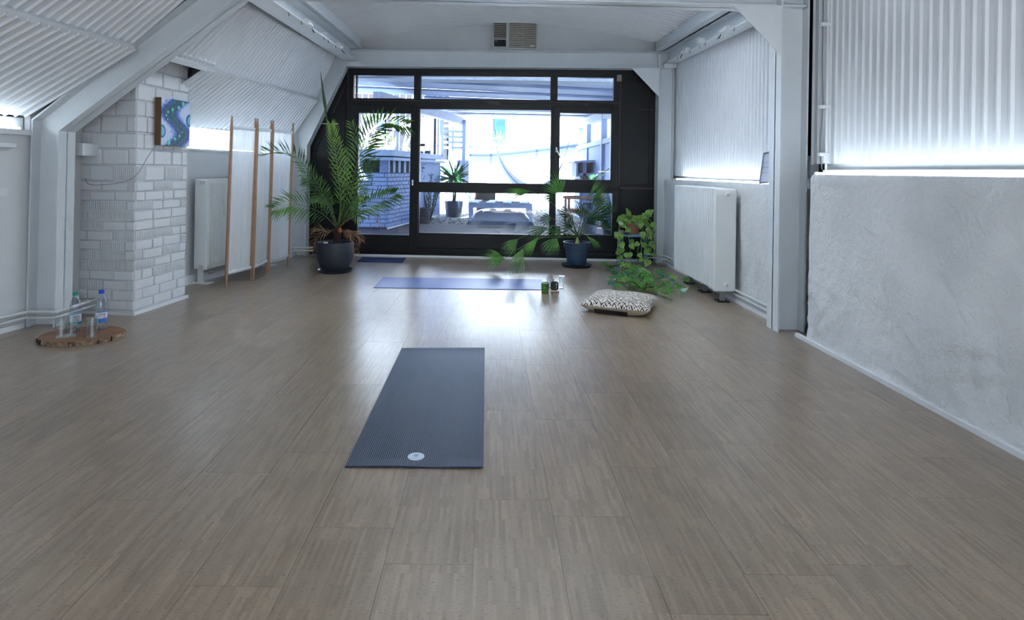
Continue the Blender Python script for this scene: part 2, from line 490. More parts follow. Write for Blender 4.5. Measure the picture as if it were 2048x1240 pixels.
for a, b, l in ((Y0, 4.86, 'white purlin between roof sheets over the switch plate wall'), (5.05, 9.0, 'white purlin between roof sheets above the painting and screen')):
    mb = MB(); mb.bar((XP(a), a, ZP(a) - 0.02), (XP(b), b, ZP(b) - 0.02), 0.05, 0.05, up=(0.6, 0, 0.8))
    struct(mb, 'roof_beam', 'steel_clean', None, l, 'beam')
# covers added to stop light leaking in through the roof
mb = MB(); mb.prism([(XT - 0.04, Y0, 2.3), (XT, Y0, 2.3), (XT, Y0, 3.75), (XT - 0.04, Y0, 3.75)], (0, 11.9, 0))
mb.v = [V((p.x, p.y, ZT(p.y) - 0.02 if p.z < 3 else p.z)) for p in mb.v]
struct(mb, 'roof_upstand_blocker', 'white_paint', None, 'added white upstand sealing light leaks above the sloping roof sheets', 'roof')
at_ = MB()
at_.prism([(XL(Y0) - 0.25, Y0, 1.78), (XL(9.32) - 0.25, 9.32, 1.78), (XL(9.32) - 0.32, 9.32, 1.78), (XL(Y0) - 0.32, Y0, 1.78)], (0, 0, 2.0))
at_.prism([(XL(4.9) - 0.02, 4.9, 1.775), (XL(9.32) - 0.02, 9.32, 1.775), (XL(9.32) - 0.30, 9.32, 1.775), (XL(4.9) - 0.30, 4.9, 1.775)], (0, 0, 0.02))
at_.box(-5.7, Y0, 3.70, XT - 0.01, 9.32, 3.78)
struct(at_, 'roof_attic_blocker', 'white_paint', None, 'unseen outer shell added to block light above the sloping sheets', 'roof')  # unseen shell added against light leaks above the eaves
rsb = MB(); ADDED_ROOF_LIGHTS = ((-0.16, 0.66, 2.6, 4.4), (-1.20, 1.70, 5.38, 6.60)); prev = Y0  # unseen roof lights added to brighten the room
for k_, (X0_, X1_, A_0, A_1) in enumerate(ADDED_ROOF_LIGHTS):
    rsb.box(-2.45, prev, 3.75, 2.98, A_0, 3.83); rsb.box(-2.45, A_0, 3.75, X0_, A_1, 3.83); rsb.box(X1_, A_0, 3.75, 2.98, A_1, 3.83); prev = A_1
    for q in ((X0_ - 0.04, A_0, X0_, A_1), (X1_, A_0, X1_ + 0.04, A_1), (X0_ - 0.04, A_0 - 0.04, X1_ + 0.04, A_0), (X0_ - 0.04, A_1, X1_ + 0.04, A_1 + 0.04)): rsb.box(q[0], q[1], 3.35, q[2], q[3], 3.8)
    rw_ = thing('window_%d' % (10 + k_), ((X0_ + X1_) / 2, A_0, 3.8), 0, ('added frosted roof light before the steel frame, for fill daylight', 'added frosted roof light behind the steel frame, for fill daylight')[k_], 'window', kind='structure')
    xm_ = (X0_ + X1_) / 2
    MB().box(X0_, A_0, 3.79, xm_, A_1, 3.80).build('pane', ('frosted_dim', 'frosted_mid')[k_], rw_); MB().box(xm_, A_0, 3.79, X1_, A_1, 3.80).build('pane', ('frosted_dim', 'frosted_mid')[k_], rw_)
    MB().box(xm_ - 0.03, A_0, 3.74, xm_ + 0.03, A_1, 3.82).build('glazing_bar', 'white_paint', rw_)
rsb.box(-2.45, prev, 3.75, 2.98, 9.32, 3.83)
struct(rsb, 'roof_slab_blocker', 'white_paint', None, 'unseen flat slab added to block light over the vaulted ceiling', 'roof')  # slab added to keep sky light out above the vault
struct(MB().prism([(-3.75, 5.36, 2.36), (-2.86, 5.36, 2.36), (-2.80, 6.1, 2.36), (-3.6, 6.1, 2.36)], (0, 0, 0.03)), 'trim_1', 'white_paint', None, 'added white soffit covering the roof gap around the brick chimney', 'trim')  # soffit added to cover the gap where the lower roof sheet is left out

# the other long wall: plaster below, corrugated cladding above
def plaster_block(x0, x1, y0, y1, z1, name, label, seed, rough_from):
    """wall block with an uneven face, its near and far ends rounded"""
    r = random.Random(seed)
    nu, nv = int((y1 - y0) / 0.03), int(z1 / 0.03)
    ph = [(r.uniform(0, 6), r.uniform(2, 9), r.uniform(2, 9)) for _ in range(7)]
    def disp(y, z):
        d = sum(math.sin(p + a * y + b * z * (1 if i % 2 else -1)) for i, (p, a, b) in enumerate(ph)) * 0.0022
        low = rough_from(y)
        if z < low:
            d += (0.003 + 0.006 * math.sin(19 * y + 3 * math.sin(9 * z + y)) * math.sin(23 * z + 2 * math.sin(7 * y)) + 0.0045 * math.sin(47 * y + 4 * math.sin(13 * z)) * math.sin(53 * z + 3 * math.sin(17 * y))) * min(1, (low - z) / 0.05)
        return d
    mb = MB()
    def fn(u, v):
        y = lerp(y1, y0, u); z = v * z1
        e = min(y1 - y, 0.08); x = x0 - disp(y, z)
        if y1 - y < 0.08: x += 0.08 - math.sqrt(max(0, 0.0064 - (0.08 - e) ** 2))
        t = z1 - z
        if t < 0.03: x += 0.02 * (1 - t / 0.03) ** 2
        return (x, y, z)
    mb.grid(fn, nu, nv)
    mb.box(x0 + 0.05, y0, 0, x1, y1, z1 - 0.002)
    mb.add([(x0 + 0.02, y0, z1), (x1, y0, z1), (x1, y1, z1), (x0 + 0.1, y1, z1)], [(0, 1, 2, 3)])
    return struct(mb, name, 'plaster', None, label, 'wall', smooth=True)
wr1 = plaster_block(2.56, 2.86, Y0, 4.86, 1.335, 'wall_right', 'rough white plastered wall in front of the steel column', 3, lambda y: 0.30 + 0.19 * (4.9 - y) ** 0.0 + 0.06 * math.sin(2.1 * y) + 0.09 * (y - 3.5))
wr2 = plaster_block(2.60, 2.86, 5.28, 9.12, 1.24, 'wall_right', 'white plastered wall behind the ribbed radiator', 4, lambda y: 0.0)
XC = 2.76
def cl_bot(z): return lambda y: (XC, z)
def cl_top(y): return (XC, 3.45)
sheet('wall_cladding', cl_bot(1.425), cl_top, Y0, 5.10, 'sheet', 'white ribbed wall cladding above the rough plaster', (-1, 0))
sheet('wall_cladding', cl_bot(1.29), cl_top, 5.22, 9.02, 'sheet', 'white ribbed wall cladding above the ribbed radiator', (-1, 0))
struct(MB().box(2.86, Y0, 0, 2.97, 9.32, 3.75), 'wall_outer_blocker', 'brown_strip', None, 'added outer skin blocking light behind the long plastered wall, dark for shaded gaps', 'wall')  # added light blocker; its dark colour stands in for shade in the cladding gaps
MB().box(2.785, Y0, 1.30, 2.865, 4.99, 1.6).build('backing_board', 'white_paint', wr1)
MB().box(2.785, 5.22, 1.2, 2.865, 9.05, 1.5).build('backing_board', 'white_paint', wr2)
MB().box(2.70, Y0, 1.335, 2.75, 4.87, 1.375).build('sill', 'white_paint', wr1)
MB().box(2.71, 5.25, 1.24, 2.75, 9.05, 1.262).build('sill', 'white_paint', wr2)
struct(MB().box(2.535, Y0, 0, 2.565, 4.95, 0.03), 'baseboard_right', 'white_paint', None, 'thin white skirting strip below the rough plaster', 'baseboard')
struct(MB().box(2.565, 5.2, 0, 2.605, 8.85, 0.04), 'baseboard_right', 'white_paint', None, 'white skirting strip below the ribbed radiator', 'baseboard')

# vaulted ceiling of corrugated sheet
def arch(x): return 3.285 + 0.29 * (1 - ((x - 0.25) / 2.25) ** 2)
def ZC(y): return 0.02 * (y - 9.1)
mb = MB(); ys = []
y = Y0; CP = 0.118
while y < 9.12:
    for t, hgt in PROF: ys.append((y + t * CP, hgt))
    y += CP
NX = 26
for y, hgt in ys:
    for i in range(NX + 1):
        x = lerp(-2.03, 2.50, i / NX)
        mb.v.append(V((x, y, arch(x) + ZC(y) - hgt * 0.036)))
for j in range(len(ys) - 1):
    for i in range(NX):
        a = j * (NX + 1) + i
        xm_ = lerp(-2.03, 2.50, (i + 0.5) / NX)
        if any(r_[2] - 0.02 < ys[j][0] < r_[3] - 0.02 and r_[0] < xm_ < r_[1] for r_ in ADDED_ROOF_LIGHTS): continue      # openings of the added roof lights
        mb.f.append((a, a + 1, a + NX + 2, a + NX + 1)); mb.m.append(0)
struct(mb, 'ceiling', 'sheet', None, 'white corrugated barrel vault ceiling', 'ceiling', solid=0.004)

# wall behind the camera; its unseen window opening is added for fill daylight
mb = MB()
mb.box(-5.6, Y0 - 0.2, 0, 2.97, Y0, 0.6)
mb.box(-5.6, Y0 - 0.2, 0.6, -1.5, Y0, 3.8); mb.box(1.5, Y0 - 0.2, 0.6, 2.97, Y0, 3.8)
mb.box(-1.5, Y0 - 0.2, 2.5, 1.5, Y0, 3.8)
struct(mb, 'wall_near', 'white_paint', None, 'white end wall with an added window opening behind the camera', 'wall')
wn = thing('window_9', (0, Y0 - 0.1, 0.6), 0, 'added unseen window letting in fill daylight behind the camera', 'window', kind='structure')
for x in (-0.8, 0.8): MB().box(x - 0.04, Y0 - 0.14, 0.6, x + 0.04, Y0 - 0.06, 2.5).build('window_frame', 'black_wood', wn)

# ------------------------------------------------------------------ steel frames
def frame(name, inner, outer, Yf, half, label, tf=0.014):
    root = thing(name, (inner[0][0], Yf(inner[0][0]), 0), 0, label, 'steel frame', kind='structure')
    def off2(a, b, d):
        out = []
        for p, q in zip(a, b):
            v = V((q[0] - p[0], q[1] - p[1])); out.append((p[0] + v.x / v.length * d, p[1] + v.y / v.length * d))
        return out
    def band(A, B, hw, nm):
        mb = MB()
        for i in range(len(A) - 1):
            q = []
            for P in (A, B):
                pts = []
                for (x, z), s in ((P[i], -1), (P[i], 1), (P[i + 1], 1), (P[i + 1], -1)):
                    pts.append(V((x, Yf(x) + s * hw, z)))
                q.append(pts)
            mb.hexa(q[0], q[1])
        return mb.build(nm, 'steel', root)
    band(inner, off2(inner, outer, tf), half, 'inner_flange')
    band(off2(outer, inner, tf), outer, half, 'outer_flange')
    band(inner, outer, 0.007, 'web')
    return root
YN = lambda x: 5.09 + 0.03 * x
YF = lambda x: 9.03 - 0.035 * x
n_in = [(-3.525, 0), (-3.515, 1.60), (-2.07, 2.755), (2.445, 2.755), (2.445, 0)]
n_out = [(-3.755, 0), (-3.735, 1.69), (-2.14, 2.99), (2.68, 2.99), (2.68, 0)]
fr1 = frame('steel_frame_beam', n_in, n_out, YN, 0.10, 'white steel portal frame standing in the middle of the room')
f_in = [(-2.765, 0), (-2.765, 1.655), (-2.19, 2.865), (2.475, 2.875), (2.475, 0)]
f_out = [(-2.955, 0), (-2.945, 1.83), (-2.33, 3.12), (2.70, 3.12), (2.70, 0)]
fr2 = frame('steel_frame_beam', f_in, f_out, YF, 0.09, 'white steel portal frame in front of the black glazed wall')
for fr, xi, zi, YY, hw in ((fr1, 2.445, 2.755, YN, 0.10), (fr2, 2.475, 2.875, YF, 0.09)):
    y = YY(xi) - hw
    MB().prism([(xi - 0.41, y, zi), (xi, y, zi - 0.42), (xi, y, zi)], (0, 0.012, 0)).build('gusset_plate', 'steel_clean', fr)
    MB().box(xi + 0.012, y + 0.01, zi + 0.002, xi + 0.21, y + 0.19, zi + 0.014).build('stiffener', 'steel_clean', fr)
    MB().box(xi - 0.004, y + 0.002, zi, xi + 0.010, y + 0.19, zi + 0.22).build('stiffener', 'steel_clean', fr)

# beams along the room, between the frames
def long_beam(xa, xb, z9, face, label):
    """xa..xb flange, web in the middle, fascia at x=face carrying the vault"""
    root = thing('long_beam', ((xa + xb) / 2, 7.0, z9 - 0.05), 0, label, 'beam', kind='structure')
    ya, yb = 5.0, 8.95
    s = 0.028
    def sl(x0, x1, z0, z1, nm, m='steel_clean'):
        d = s * (ya - yb)
        MB().hexa([(x0, ya, z0 + d), (x1, ya, z0 + d), (x1, ya, z1 + d), (x0, ya, z1 + d)],
                  [(x0, yb, z0), (x1, yb, z0), (x1, yb, z1), (x0, yb, z1)]).build(nm, m, root)
    xm = (xa + xb) / 2
    sl(xa, xb, z9, z9 + 0.014, 'bottom_flange'); sl(xm - 0.006, xm + 0.006, z9 + 0.014, z9 + 0.17, 'web')
    sl(xa, xb, z9 + 0.17, z9 + 0.184, 'top_flange')
    f0, f1 = sorted((face, face + (-0.09 if face < 0 else 0.09)))
    sl(f0, f1, z9 + 0.19, z9 + 0.40, 'fascia')
    f0, f1 = sorted((face, face + (0.03 if face < 0 else -0.03)))
    sl(f0, f1, z9 + 0.178, z9 + 0.19, 'fascia_lip')
    return root
long_beam(-2.24, -2.01, 2.95, -1.965, 'white steel beam with light rail above the sloping roof')
long_beam(2.55, 2.73, 2.95, 2.44, 'white steel beam with light rail above the ribbed cladding')
# bolted end plates
def bracket(x, y, z):
    o = MB().box(x - 0.09, y - 0.012, z - 0.03, x + 0.09, y, z + 0.03)
    for dx in (-0.05, 0.05): o.lathe([(0.014, 0), (0.014, 0.012), (0.0, 0.012)], 6, (x + dx, y - 0.018, z))
    return o
bracket(-2.05, 8.98, 2.895).build('bolt_plate', 'steel_clean', fr2)
bracket(2.62, 8.80, 2.905).build('bolt_plate', 'steel_clean', fr2)

# ------------------------------------------------------------------ black glazed end wall
WK = -0.035
def facade(name, label, cat, x=0.0, z=0.0):
    p = V((x, 9.13 + WK * x, z))
    return thing(name, p, math.atan(WK), label, cat, kind='structure')
WF = Matrix.Translation((0, 9.13, 0)) @ Matrix.Rotation(math.atan(WK), 4, 'Z')
def fbox(mb, x0, x1, z0, z1, y0=0.0, y1=0.08):
    n = len(mb.v); mb.box(x0, y0, z0, x1, y1, z1)
    for i in range(n, len(mb.v)): mb.v[i] = WF @ mb.v[i]
    return mb
def fpoly(mb, pts, y0, y1):
    n = len(mb.v); mb.prism([(x, y0, z) for x, z in pts], (0, y1 - y0, 0))
    for i in range(n, len(mb.v)): mb.v[i] = WF @ mb.v[i]
    return mb
wf = facade('wall_far', 'black wooden end wall holding the garden windows and door', 'wall')
for nm, x0, x1, z0, z1, ya, yb in (
        ('post', -2.21, -2.11, 0, 2.88, -0.02, 0.08), ('post', -1.18, -1.076, 2.41, 2.757, 0, 0.08), ('post', 0.901, 1.006, 2.41, 2.757, 0, 0.08),
        ('post', 1.853, 1.955, 0, 2.88, -0.01, 0.08), ('post', 0.907, 1.005, 0.33, 1.03, 0, 0.08), ('post', 0.913, 0.96, 1.03, 2.31, 0, 0.08), ('post', -1.10, -1.078, 0.06, 2.31, 0.0, 0.08),
        ('top_rail', -2.21, 1.95, 2.757, 2.90, 0, 0.08), ('head_rail', -2.21, 1.95, 2.254, 2.41, 0.01, 0.08), ('middle_rail', -1.09, 0.92, 0.985, 1.139, 0, 0.08),
        ('middle_rail', 0.95, 1.95, 1.012, 1.09, 0, 0.08), ('bottom_rail', -1.09, 1.95, 0.13, 0.365, 0, 0.08), ('door_sill', -2.2, -1.08, 0.0, 0.085, 0.0, 0.08),
        ('plinth', -1.09, 1.95, 0.0, 0.13, -0.012, 0.08), ('ledge', -2.12, 2.40, 0.135, 0.150, -0.03, 0.0), ('ledge', -2.12, 2.40, 0.066, 0.084, -0.045, 0.0)):
    fbox(MB(), x0, x1, z0, z1, ya, yb).build(nm, 'black_wood', wf, bevel=0.004)
fbox(MB(), -2.21, 1.955, 2.372, 2.384, -0.018, 0.0).build('brown_strip', 'brown_strip', wf)
fbox(MB(), -2.2, -2.185, 2.38, 2.86, -0.03, -0.02).build('brown_strip', 'brown_strip', wf)
fbox(MB(), 1.945, 1.957, 1.12, 2.78, -0.025, -0.01).build('brown_strip', 'brown_strip', wf)
# sloping dark panel beside the door and the panels beyond the casement
fpoly(MB(), [(-2.2, 0), (-2.2, 2.9), (-2.18, 2.9), (-2.85, 1.66), (-2.85, 0)], 0.02, 0.07).build('panel', 'black_wood', wf)
def border(pts, w, y0, y1, nm='panel_frame'):
    for i in range(len(pts)):
        a = V((pts[i][0], pts[i][1])); b = V((pts[(i + 1) % len(pts)][0], pts[(i + 1) % len(pts)][1]))
        d = (b - a).normalized(); n2 = V((-d.y, d.x)) * w
        fpoly(MB(), [(a.x, a.y), (b.x, b.y), (b.x + n2.x, b.y + n2.y), (a.x + n2.x, a.y + n2.y)], y0, y1).build(nm, 'black_wood', wf)
border([(-2.24, 0.12), (-2.24, 2.66), (-2.74, 1.62), (-2.74, 0.12)], 0.05, -0.005, 0.02)
fbox(MB(), 1.955, 2.50, 0.0, 2.9, 0.025, 0.07).build('panel', 'black_wood', wf)
border([(1.97, 1.14), (2.43, 1.14), (2.43, 2.72), (1.97, 2.72)], 0.03, 0.0, 0.025)
border([(1.97, 0.17), (2.43, 0.17), (2.43, 1.07), (1.97, 1.07)], 0.03, 0.0, 0.025)
fbox(MB(), 1.96, 2.46, 1.085, 1.105, -0.02, 0.0).build('brown_strip', 'brown_strip', wf)
fbox(MB(), -2.62, -2.34, 2.005, 2.017, -0.012, 0.02).build('latch_bar', 'chrome', wf)
tag(fpoly(MB(), [(-2.43, 2.18), (-2.42, 2.175), (-2.24, 2.58), (-2.25, 2.585)], -0.02, 0.02).build('stay_bar', 'brown_strip', wf))
fbox(MB(), 2.20, 2.44, 2.275, 2.287, -0.005, 0.025).build('latch_bar', 'brown_strip', wf)
fbox(MB(), 1.895, 1.965, 2.70, 2.80, -0.04, 0.0).build('detector_box', mat('aged_beige_plastic', lin(150, 142, 128), 0.5), wf, bevel=0.005)
fbox(MB(), -0.04, 0.13, 2.335, 2.372, -0.015, 0.01).build('closer_block', 'brown_strip', wf)
fbox(MB(), 1.40, 1.47, 2.335, 2.36, -0.04, 0.01).build('closer_block', 'brown_strip', wf)
def win(name, label, x0, x1, z0, z1, cat='window', frame_=None, y=0.0):
    r = facade(name, label, cat, (x0 + x1) / 2, z0)
    if frame_:
        a0, a1, b0, b1 = frame_
        for q in ((a0, x0, b0, b1), (x1, a1, b0, b1), (x0, x1, b0, z0), (x0, x1, z1, b1)):
            fbox(MB(), q[0], q[1], q[2], q[3], y - 0.035, y + 0.07).build(cat + '_frame', 'black_wood', r, bevel=0.006)
    else:
        t = 0.018
        for q in ((x0 - t, x0, z0 - t, z1 + t), (x1, x1 + t, z0 - t, z1 + t), (x0, x1, z0 - t, z0), (x0, x1, z1, z1 + t)):
            fbox(MB(), q[0], q[1], q[2], q[3], y - 0.012, y + 0.07).build(cat + '_bead', 'black_wood', r)
    fbox(MB(), x0 - 0.004, x1 + 0.004, z0 - 0.004, z1 + 0.004, 0.045, 0.052).build('pane', 'pane', r)
    return r
win('window_2', 'narrow transom window above the black glazed door', -2.061, -1.18, 2.41, 2.757)
win('window_3', 'long transom window above the big garden pane', -1.076, 0.901, 2.41, 2.757)
win('window_4', 'short transom window above the casement', 1.006, 1.853, 2.41, 2.757)
win('window_5', 'large fixed pane looking onto the sunlit garden wall', -1.084, 0.913, 1.139, 2.254)
win('window_6', 'low fixed pane in front of the white slatted table', -1.074, 0.907, 0.365, 0.985)
win('window_8', 'low fixed pane behind the fan palm', 1.005, 1.853, 0.379, 1.012)
dr = win('door_1', 'black framed glazed garden door behind the date palm', -2.016, -1.218, 0.326, 2.182, 'door', (-2.11, -1.089, 0.07, 2.303))
cs = win('window_7', 'black casement window with a metal handle', 1.048, 1.815, 1.214, 2.217, 'window', (0.948, 1.94, 1.08, 2.311))
def fp(x, y, z): return WF @ V((x, y, z))
hb = MB(); hb.tube([fp(-1.172, -0.035, 1.085), fp(-1.172, -0.047, 1.09), fp(-1.172, -0.047, 1.165), fp(-1.172, -0.035, 1.17)], 0.014, 10); hb.tube([fp(-1.172, -0.03, 1.13), fp(-1.172, -0.07, 1.13)], 0.013, 10)
hb.build('handle', 'chrome', dr, smooth=True)
hb = MB(); hb.tube([fp(1.0, -0.035, 1.69), fp(1.0, -0.045, 1.69), fp(1.0, -0.045, 1.62), fp(1.0, -0.035, 1.62)], 0.014, 10); hb.tube([fp(1.0, -0.05, 1.655), fp(1.002, -0.085, 1.65), fp(1.055, -0.085, 1.54)], 0.011, 10)
hb.build('handle', 'chrome', cs, smooth=True)
fbox(MB(), -1.072, -1.0, 1.685, 1.725, -0.01, 0.03).build('hinge_block', 'brown_strip', wf)
struct(fbox(MB(), -2.15, 2.40, 0.0, 0.028, -0.075, -0.047), 'baseboard_far', 'white_paint', None, 'thin white strip on the floor along the black glazed wall', 'baseboard')
# white wall around the black facade and the gable under the vault
pts = [(-2.35, 2.9)] + [(2.78, 2.9), (2.78, 3.4)] + [(x, arch(x) + 0.03) for x in [2.5 - 4.7 * i / 24 for i in range(25)]] + [(-2.35, 3.3)]
gw = fpoly(MB(), pts, 0.0, 0.12)
struct(gw, 'wall_gable', 'white_paint', None, 'white arched gable behind the air conditioner', 'wall')
gw = MB()
fpoly(gw, [(-3.9, 0), (-2.80, 0), (-2.80, 1.66), (-2.2, 2.9), (-2.2, 3.75), (-3.9, 3.75)], 0.075, 0.13)
fbox(gw, 2.46, 2.98, 0, 3.75, 0.071, 0.13); fbox(gw, -2.3, 2.9, 2.88, 3.8, 0.125, 0.17)
struct(gw, 'wall_end', 'white_paint', None, 'white end wall around the black glazed facade', 'wall')

# ================================================================== CHIMNEY OF WHITE BRICK
pc = V((-3.135, 5.31, 0)); pd = V((0.13, 0.99, 0)).normalized(); pn = V((pd.y, -pd.x, 0))     # pd: along the lit face, pn: towards the room
PW, PD = 0.57, 0.72
pil = thing('chimney_pillar', pc, 0, 'white painted brick chimney pillar carrying the blue painting', 'pillar', kind='structure')
g = 0.012
core = [pc - pn * g + pd * g, pc - pn * g + pd * (PD - g), pc - pn * PW + pd * (PD - g), pc - pn * PW + pd * g]
MB().prism(core, (0, 0, 2.46)).build('core', 'mortar_white', pil)
def brick_mesh(name, ridges, mats):
    """a unit brick (1 x 1 face in x-z, facing -y), softly rounded, optionally with upright ridges"""
    mb = MB()
    if not ridges:
        k = 0.07
        o = [(0, 0), (1, 0), (1, 1), (0, 1)]; i_ = [(k, k), (1 - k, k), (1 - k, 1 - k), (k, 1 - k)]
        vv = [(x, 1, z) for x, z in o] + [(x, 0.25, z) for x, z in [(0.015, 0.03), (0.985, 0.03), (0.985, 0.97), (0.015, 0.97)]] + [(x, 0, z) for x, z in i_]
        mb.add(vv, [(0, 1, 5, 4), (1, 2, 6, 5), (2, 3, 7, 6), (3, 0, 4, 7), (4, 5, 9, 8), (5, 6, 10, 9), (6, 7, 11, 10), (7, 4, 8, 11), (8, 9, 10, 11)])
    else:
        n = 11
        mb.box(0.0, 0.45, 0.0, 1.0, 1.0, 1.0)
        for q in range(n):
            mb.box((q + 0.2) / n, 0.0, 0.06, (q + 0.8) / n, 0.5, 0.94)
    return mb.mesh(name, mats)
bk = brick_mesh('brick', False, 'brick_white'); bkr = brick_mesh('ridged_brick', True, 'brick_white')
rb = random.Random(21)
def brick_face(parent, o, d, n, width, z0, z1, rows, meshes, ridge_p, depth=0.02, bl=0.255, jit=0.0035, gap=0.009, invp=None):
    """courses of bricks on a face: o = lower corner, d = direction along, n = outward"""
    up = V((0, 0, 1)); z = z0; r = 0
    base = (invp if invp is not None else WM[parent.name].inverted())
    while z < z1 - 0.03:
        hgt = rows(z)
        x = -bl * (0.5 if r % 2 else 0.0) - rb.uniform(0, 0.03)
        while x < width:
            L = bl * rb.uniform(0.93, 1.05)
            if rb.random() < 0.15: L *= 0.55
            a = max(x, 0.0) + gap / 2; b = min(x + L, width) - gap / 2
            if b - a > 0.03:
                zz = min(hgt, z1 - z) - gap
                p = o + d * a + up * (z + gap / 2 + rb.uniform(-jit, jit) * 0.6) + n * rb.uniform(-jit, jit)
                me = meshes[1] if (len(meshes) > 1 and rb.random() < ridge_p(z)) else meshes[0]
                mt = Matrix.Identity(4)
                mt.col[0][:3] = d * (b - a); mt.col[1][:3] = -n * depth; mt.col[2][:3] = up * zz; mt.col[3][:3] = p + n * 0.004
                place('brick', me, parent, base @ mt)
            x += L
        z += hgt; r += 1
rows = lambda z: 0.088 if z < 1.12 else 0.145
rp = lambda z: 0.0 if (z > 1.2 or z < 0.2) else 0.36
brick_face(pil, pc + V((0, 0, 0)), pd, pn, PD, 0.04, 2.42, rows, (bk, bkr), rp)
brick_face(pil, pc - pn * PW, pn, -pd, PW, 0.04, 2.42, rows, (bk, bkr), rp, depth=0.017)
sk = MB(); sk.prism([pc - pn * PW - pd * 0.016, pc + pn * 0.016 - pd * 0.016, pc + pn * 0.016 + pd * (PD + 0.03), pc - pn * 0.02 + pd * (PD + 0.03), pc - pn * 0.02 + pd * 0.02, pc - pn * PW + pd * 0.02], (0, 0, 0.028))
sk.build('skirting', 'white_paint', pil)

# painting on the chimney
def painting_mat():
    m, nt, p, out = newmat('dotted_blue_wave_paint')
    N = nt.nodes.new; L = nt.links.new
    tc = N('ShaderNodeTexCoord'); sp = N('ShaderNodeSeparateXYZ'); L(tc.outputs['Object'], sp.inputs[0])
    def ma(op, a, b=None, c=None):
        x = N('ShaderNodeMath'); x.operation = op
        for i, q in enumerate((a, b, c)):
            if q is None: continue
            if hasattr(q, 'node'): L(q, x.inputs[i])
            else: x.inputs[i].default_value = q
        return x.outputs[0]
    u = sp.outputs['X']; v = sp.outputs['Z']         # 0..0.30 wide, 0..0.46 high
    w = ma('ADD', ma('MULTIPLY', ma('SINE', ma('MULTIPLY_ADD', v, 15.5, -0.3)), 0.075), 0.155)
    dist = ma('ABSOLUTE', ma('SUBTRACT', u, w))
    nz = N('ShaderNodeTexNoise'); nz.inputs['Scale'].default_value = 70; L(tc.outputs['Object'], nz.inputs['Vector'])
    vo = N('ShaderNodeTexVoronoi'); vo.inputs['Scale'].default_value = 130; L(tc.outputs['Object'], vo.inputs['Vector'])
    cr = N('ShaderNodeValToRGB')
    e = cr.color_ramp.elements
    e[0].position = 0.0; e[0].color = lin(16, 62, 92)
    e[1].position = 0.9; e[1].color = lin(196, 206, 232)
    for pos, c in ((0.25, lin(20, 92, 110)), (0.42, lin(14, 38, 110)), (0.62, lin(40, 96, 184)), (0.75, lin(130, 168, 222))):
        k = e.new(pos); k.color = c
    f = ma('ADD', ma('MULTIPLY', dist, 7.2), ma('MULTIPLY', ma('SUBTRACT', nz.outputs['Fac'], 0.5), 0.55))
    L(f, cr.inputs['Fac'])
    dots = ma('LESS_THAN', vo.outputs['Distance'], 0.30)
    mx = N('ShaderNodeMix'); mx.data_type = 'RGBA'; mx.inputs['B'].default_value = lin(226, 234, 245)
    L(ma('MULTIPLY', dots, ma('MULTIPLY', f, 0.75)), mx.inputs['Factor']); L(cr.outputs['Color'], mx.inputs['A'])
    L(mx.outputs['Result'], p.inputs['Base Color'])
    p.inputs['Roughness'].default_value = 0.45
    return m
M['painting'] = painting_mat()
M['canvas_edge'] = mat('brown_canvas_edge', lin(108, 82, 52), 0.8, var=(60, 0.2))
pz0, pz1 = 1.52, 1.96
po = pc + pd * 0.222 + pn * 0.012
ptg = thing('painting', po + V((0, 0, pz0)), math.atan2(pd.y, pd.x), 'small blue dotted canvas painting hung on the white brick chimney', 'painting')
cw = 0.415
MB().box(0, -0.062, 0, cw, 0.0, pz1 - pz0).build('canvas_edge', 'canvas_edge', ptg, local=True)
o = MB().box(0.0, -0.0, 0, 0.30, 0.003, 0.46).build('painted_face', 'painting', ptg, local=True)
o.location = (0.0, -0.0652, 0); o.scale = (cw / 0.30, 1, (pz1 - pz0) / 0.46)
dotm = mat('mint_paint', lin(110, 205, 170), 0.5); dotp = mat('lilac_paint', lin(180, 150, 215), 0.5); ringm = mat('teal_paint', lin(30, 110, 160), 0.5)
def dot(x, z, r, m, nm):
    d = MB(); n = 14
    d.prism([(x * cw + r * math.cos(2 * PI * i / n) , -0.0685, z * (pz1 - pz0) + r * math.sin(2 * PI * i / n)) for i in range(n)][::-1], (0, 0.004, 0))
    d.build(nm, m, ptg, local=True)
for x, z, r in ((0.74, 0.93, 0.022), (0.58, 0.83, 0.019), (0.36, 0.775, 0.016), (0.21, 0.71, 0.014), (0.15, 0.63, 0.011), (0.2, 0.55, 0.009), (0.72, 0.31, 0.008), (0.62, 0.22, 0.012), (0.46, 0.15, 0.016), (0.25, 0.06, 0.024)):
    dot(x, z, r, dotm, 'mint_dot')
for x, z, r in ((0.16, 0.945, 0.014), (0.34, 0.30, 0.010), (0.90, 0.09, 0.010), (0.72, 0.60, 0.007)): dot(x, z, r, dotp, 'lilac_dot')
for cx_, cz_, a0 in ((0.0, 0.29, -PI / 2), (1.0, 0.58, PI / 2)):
    d = MB(); n = 12
    P = [(cx_ * cw + 0.058 * math.cos(a0 + PI * i / n), cz_ * (pz1 - pz0) + 0.062 * math.sin(a0 + PI * i / n)) for i in range(n + 1)]
    d.prism([(x, -0.0685, z) for x, z in P][::-1], (0, 0.004, 0)); d.build('half_disc', ringm, ptg, local=True)
    d = MB(); d.prism([(cx_ * cw + (x - cx_ * cw) * 0.7, -0.0700, cz_ * (pz1 - pz0) + (z - cz_ * (pz1 - pz0)) * 0.7) for x, z in P][::-1], (0, 0.004, 0)); d.build('half_disc', dotm if False else mat('pale_teal_paint', lin(120, 190, 214), 0.5), ptg, local=True)
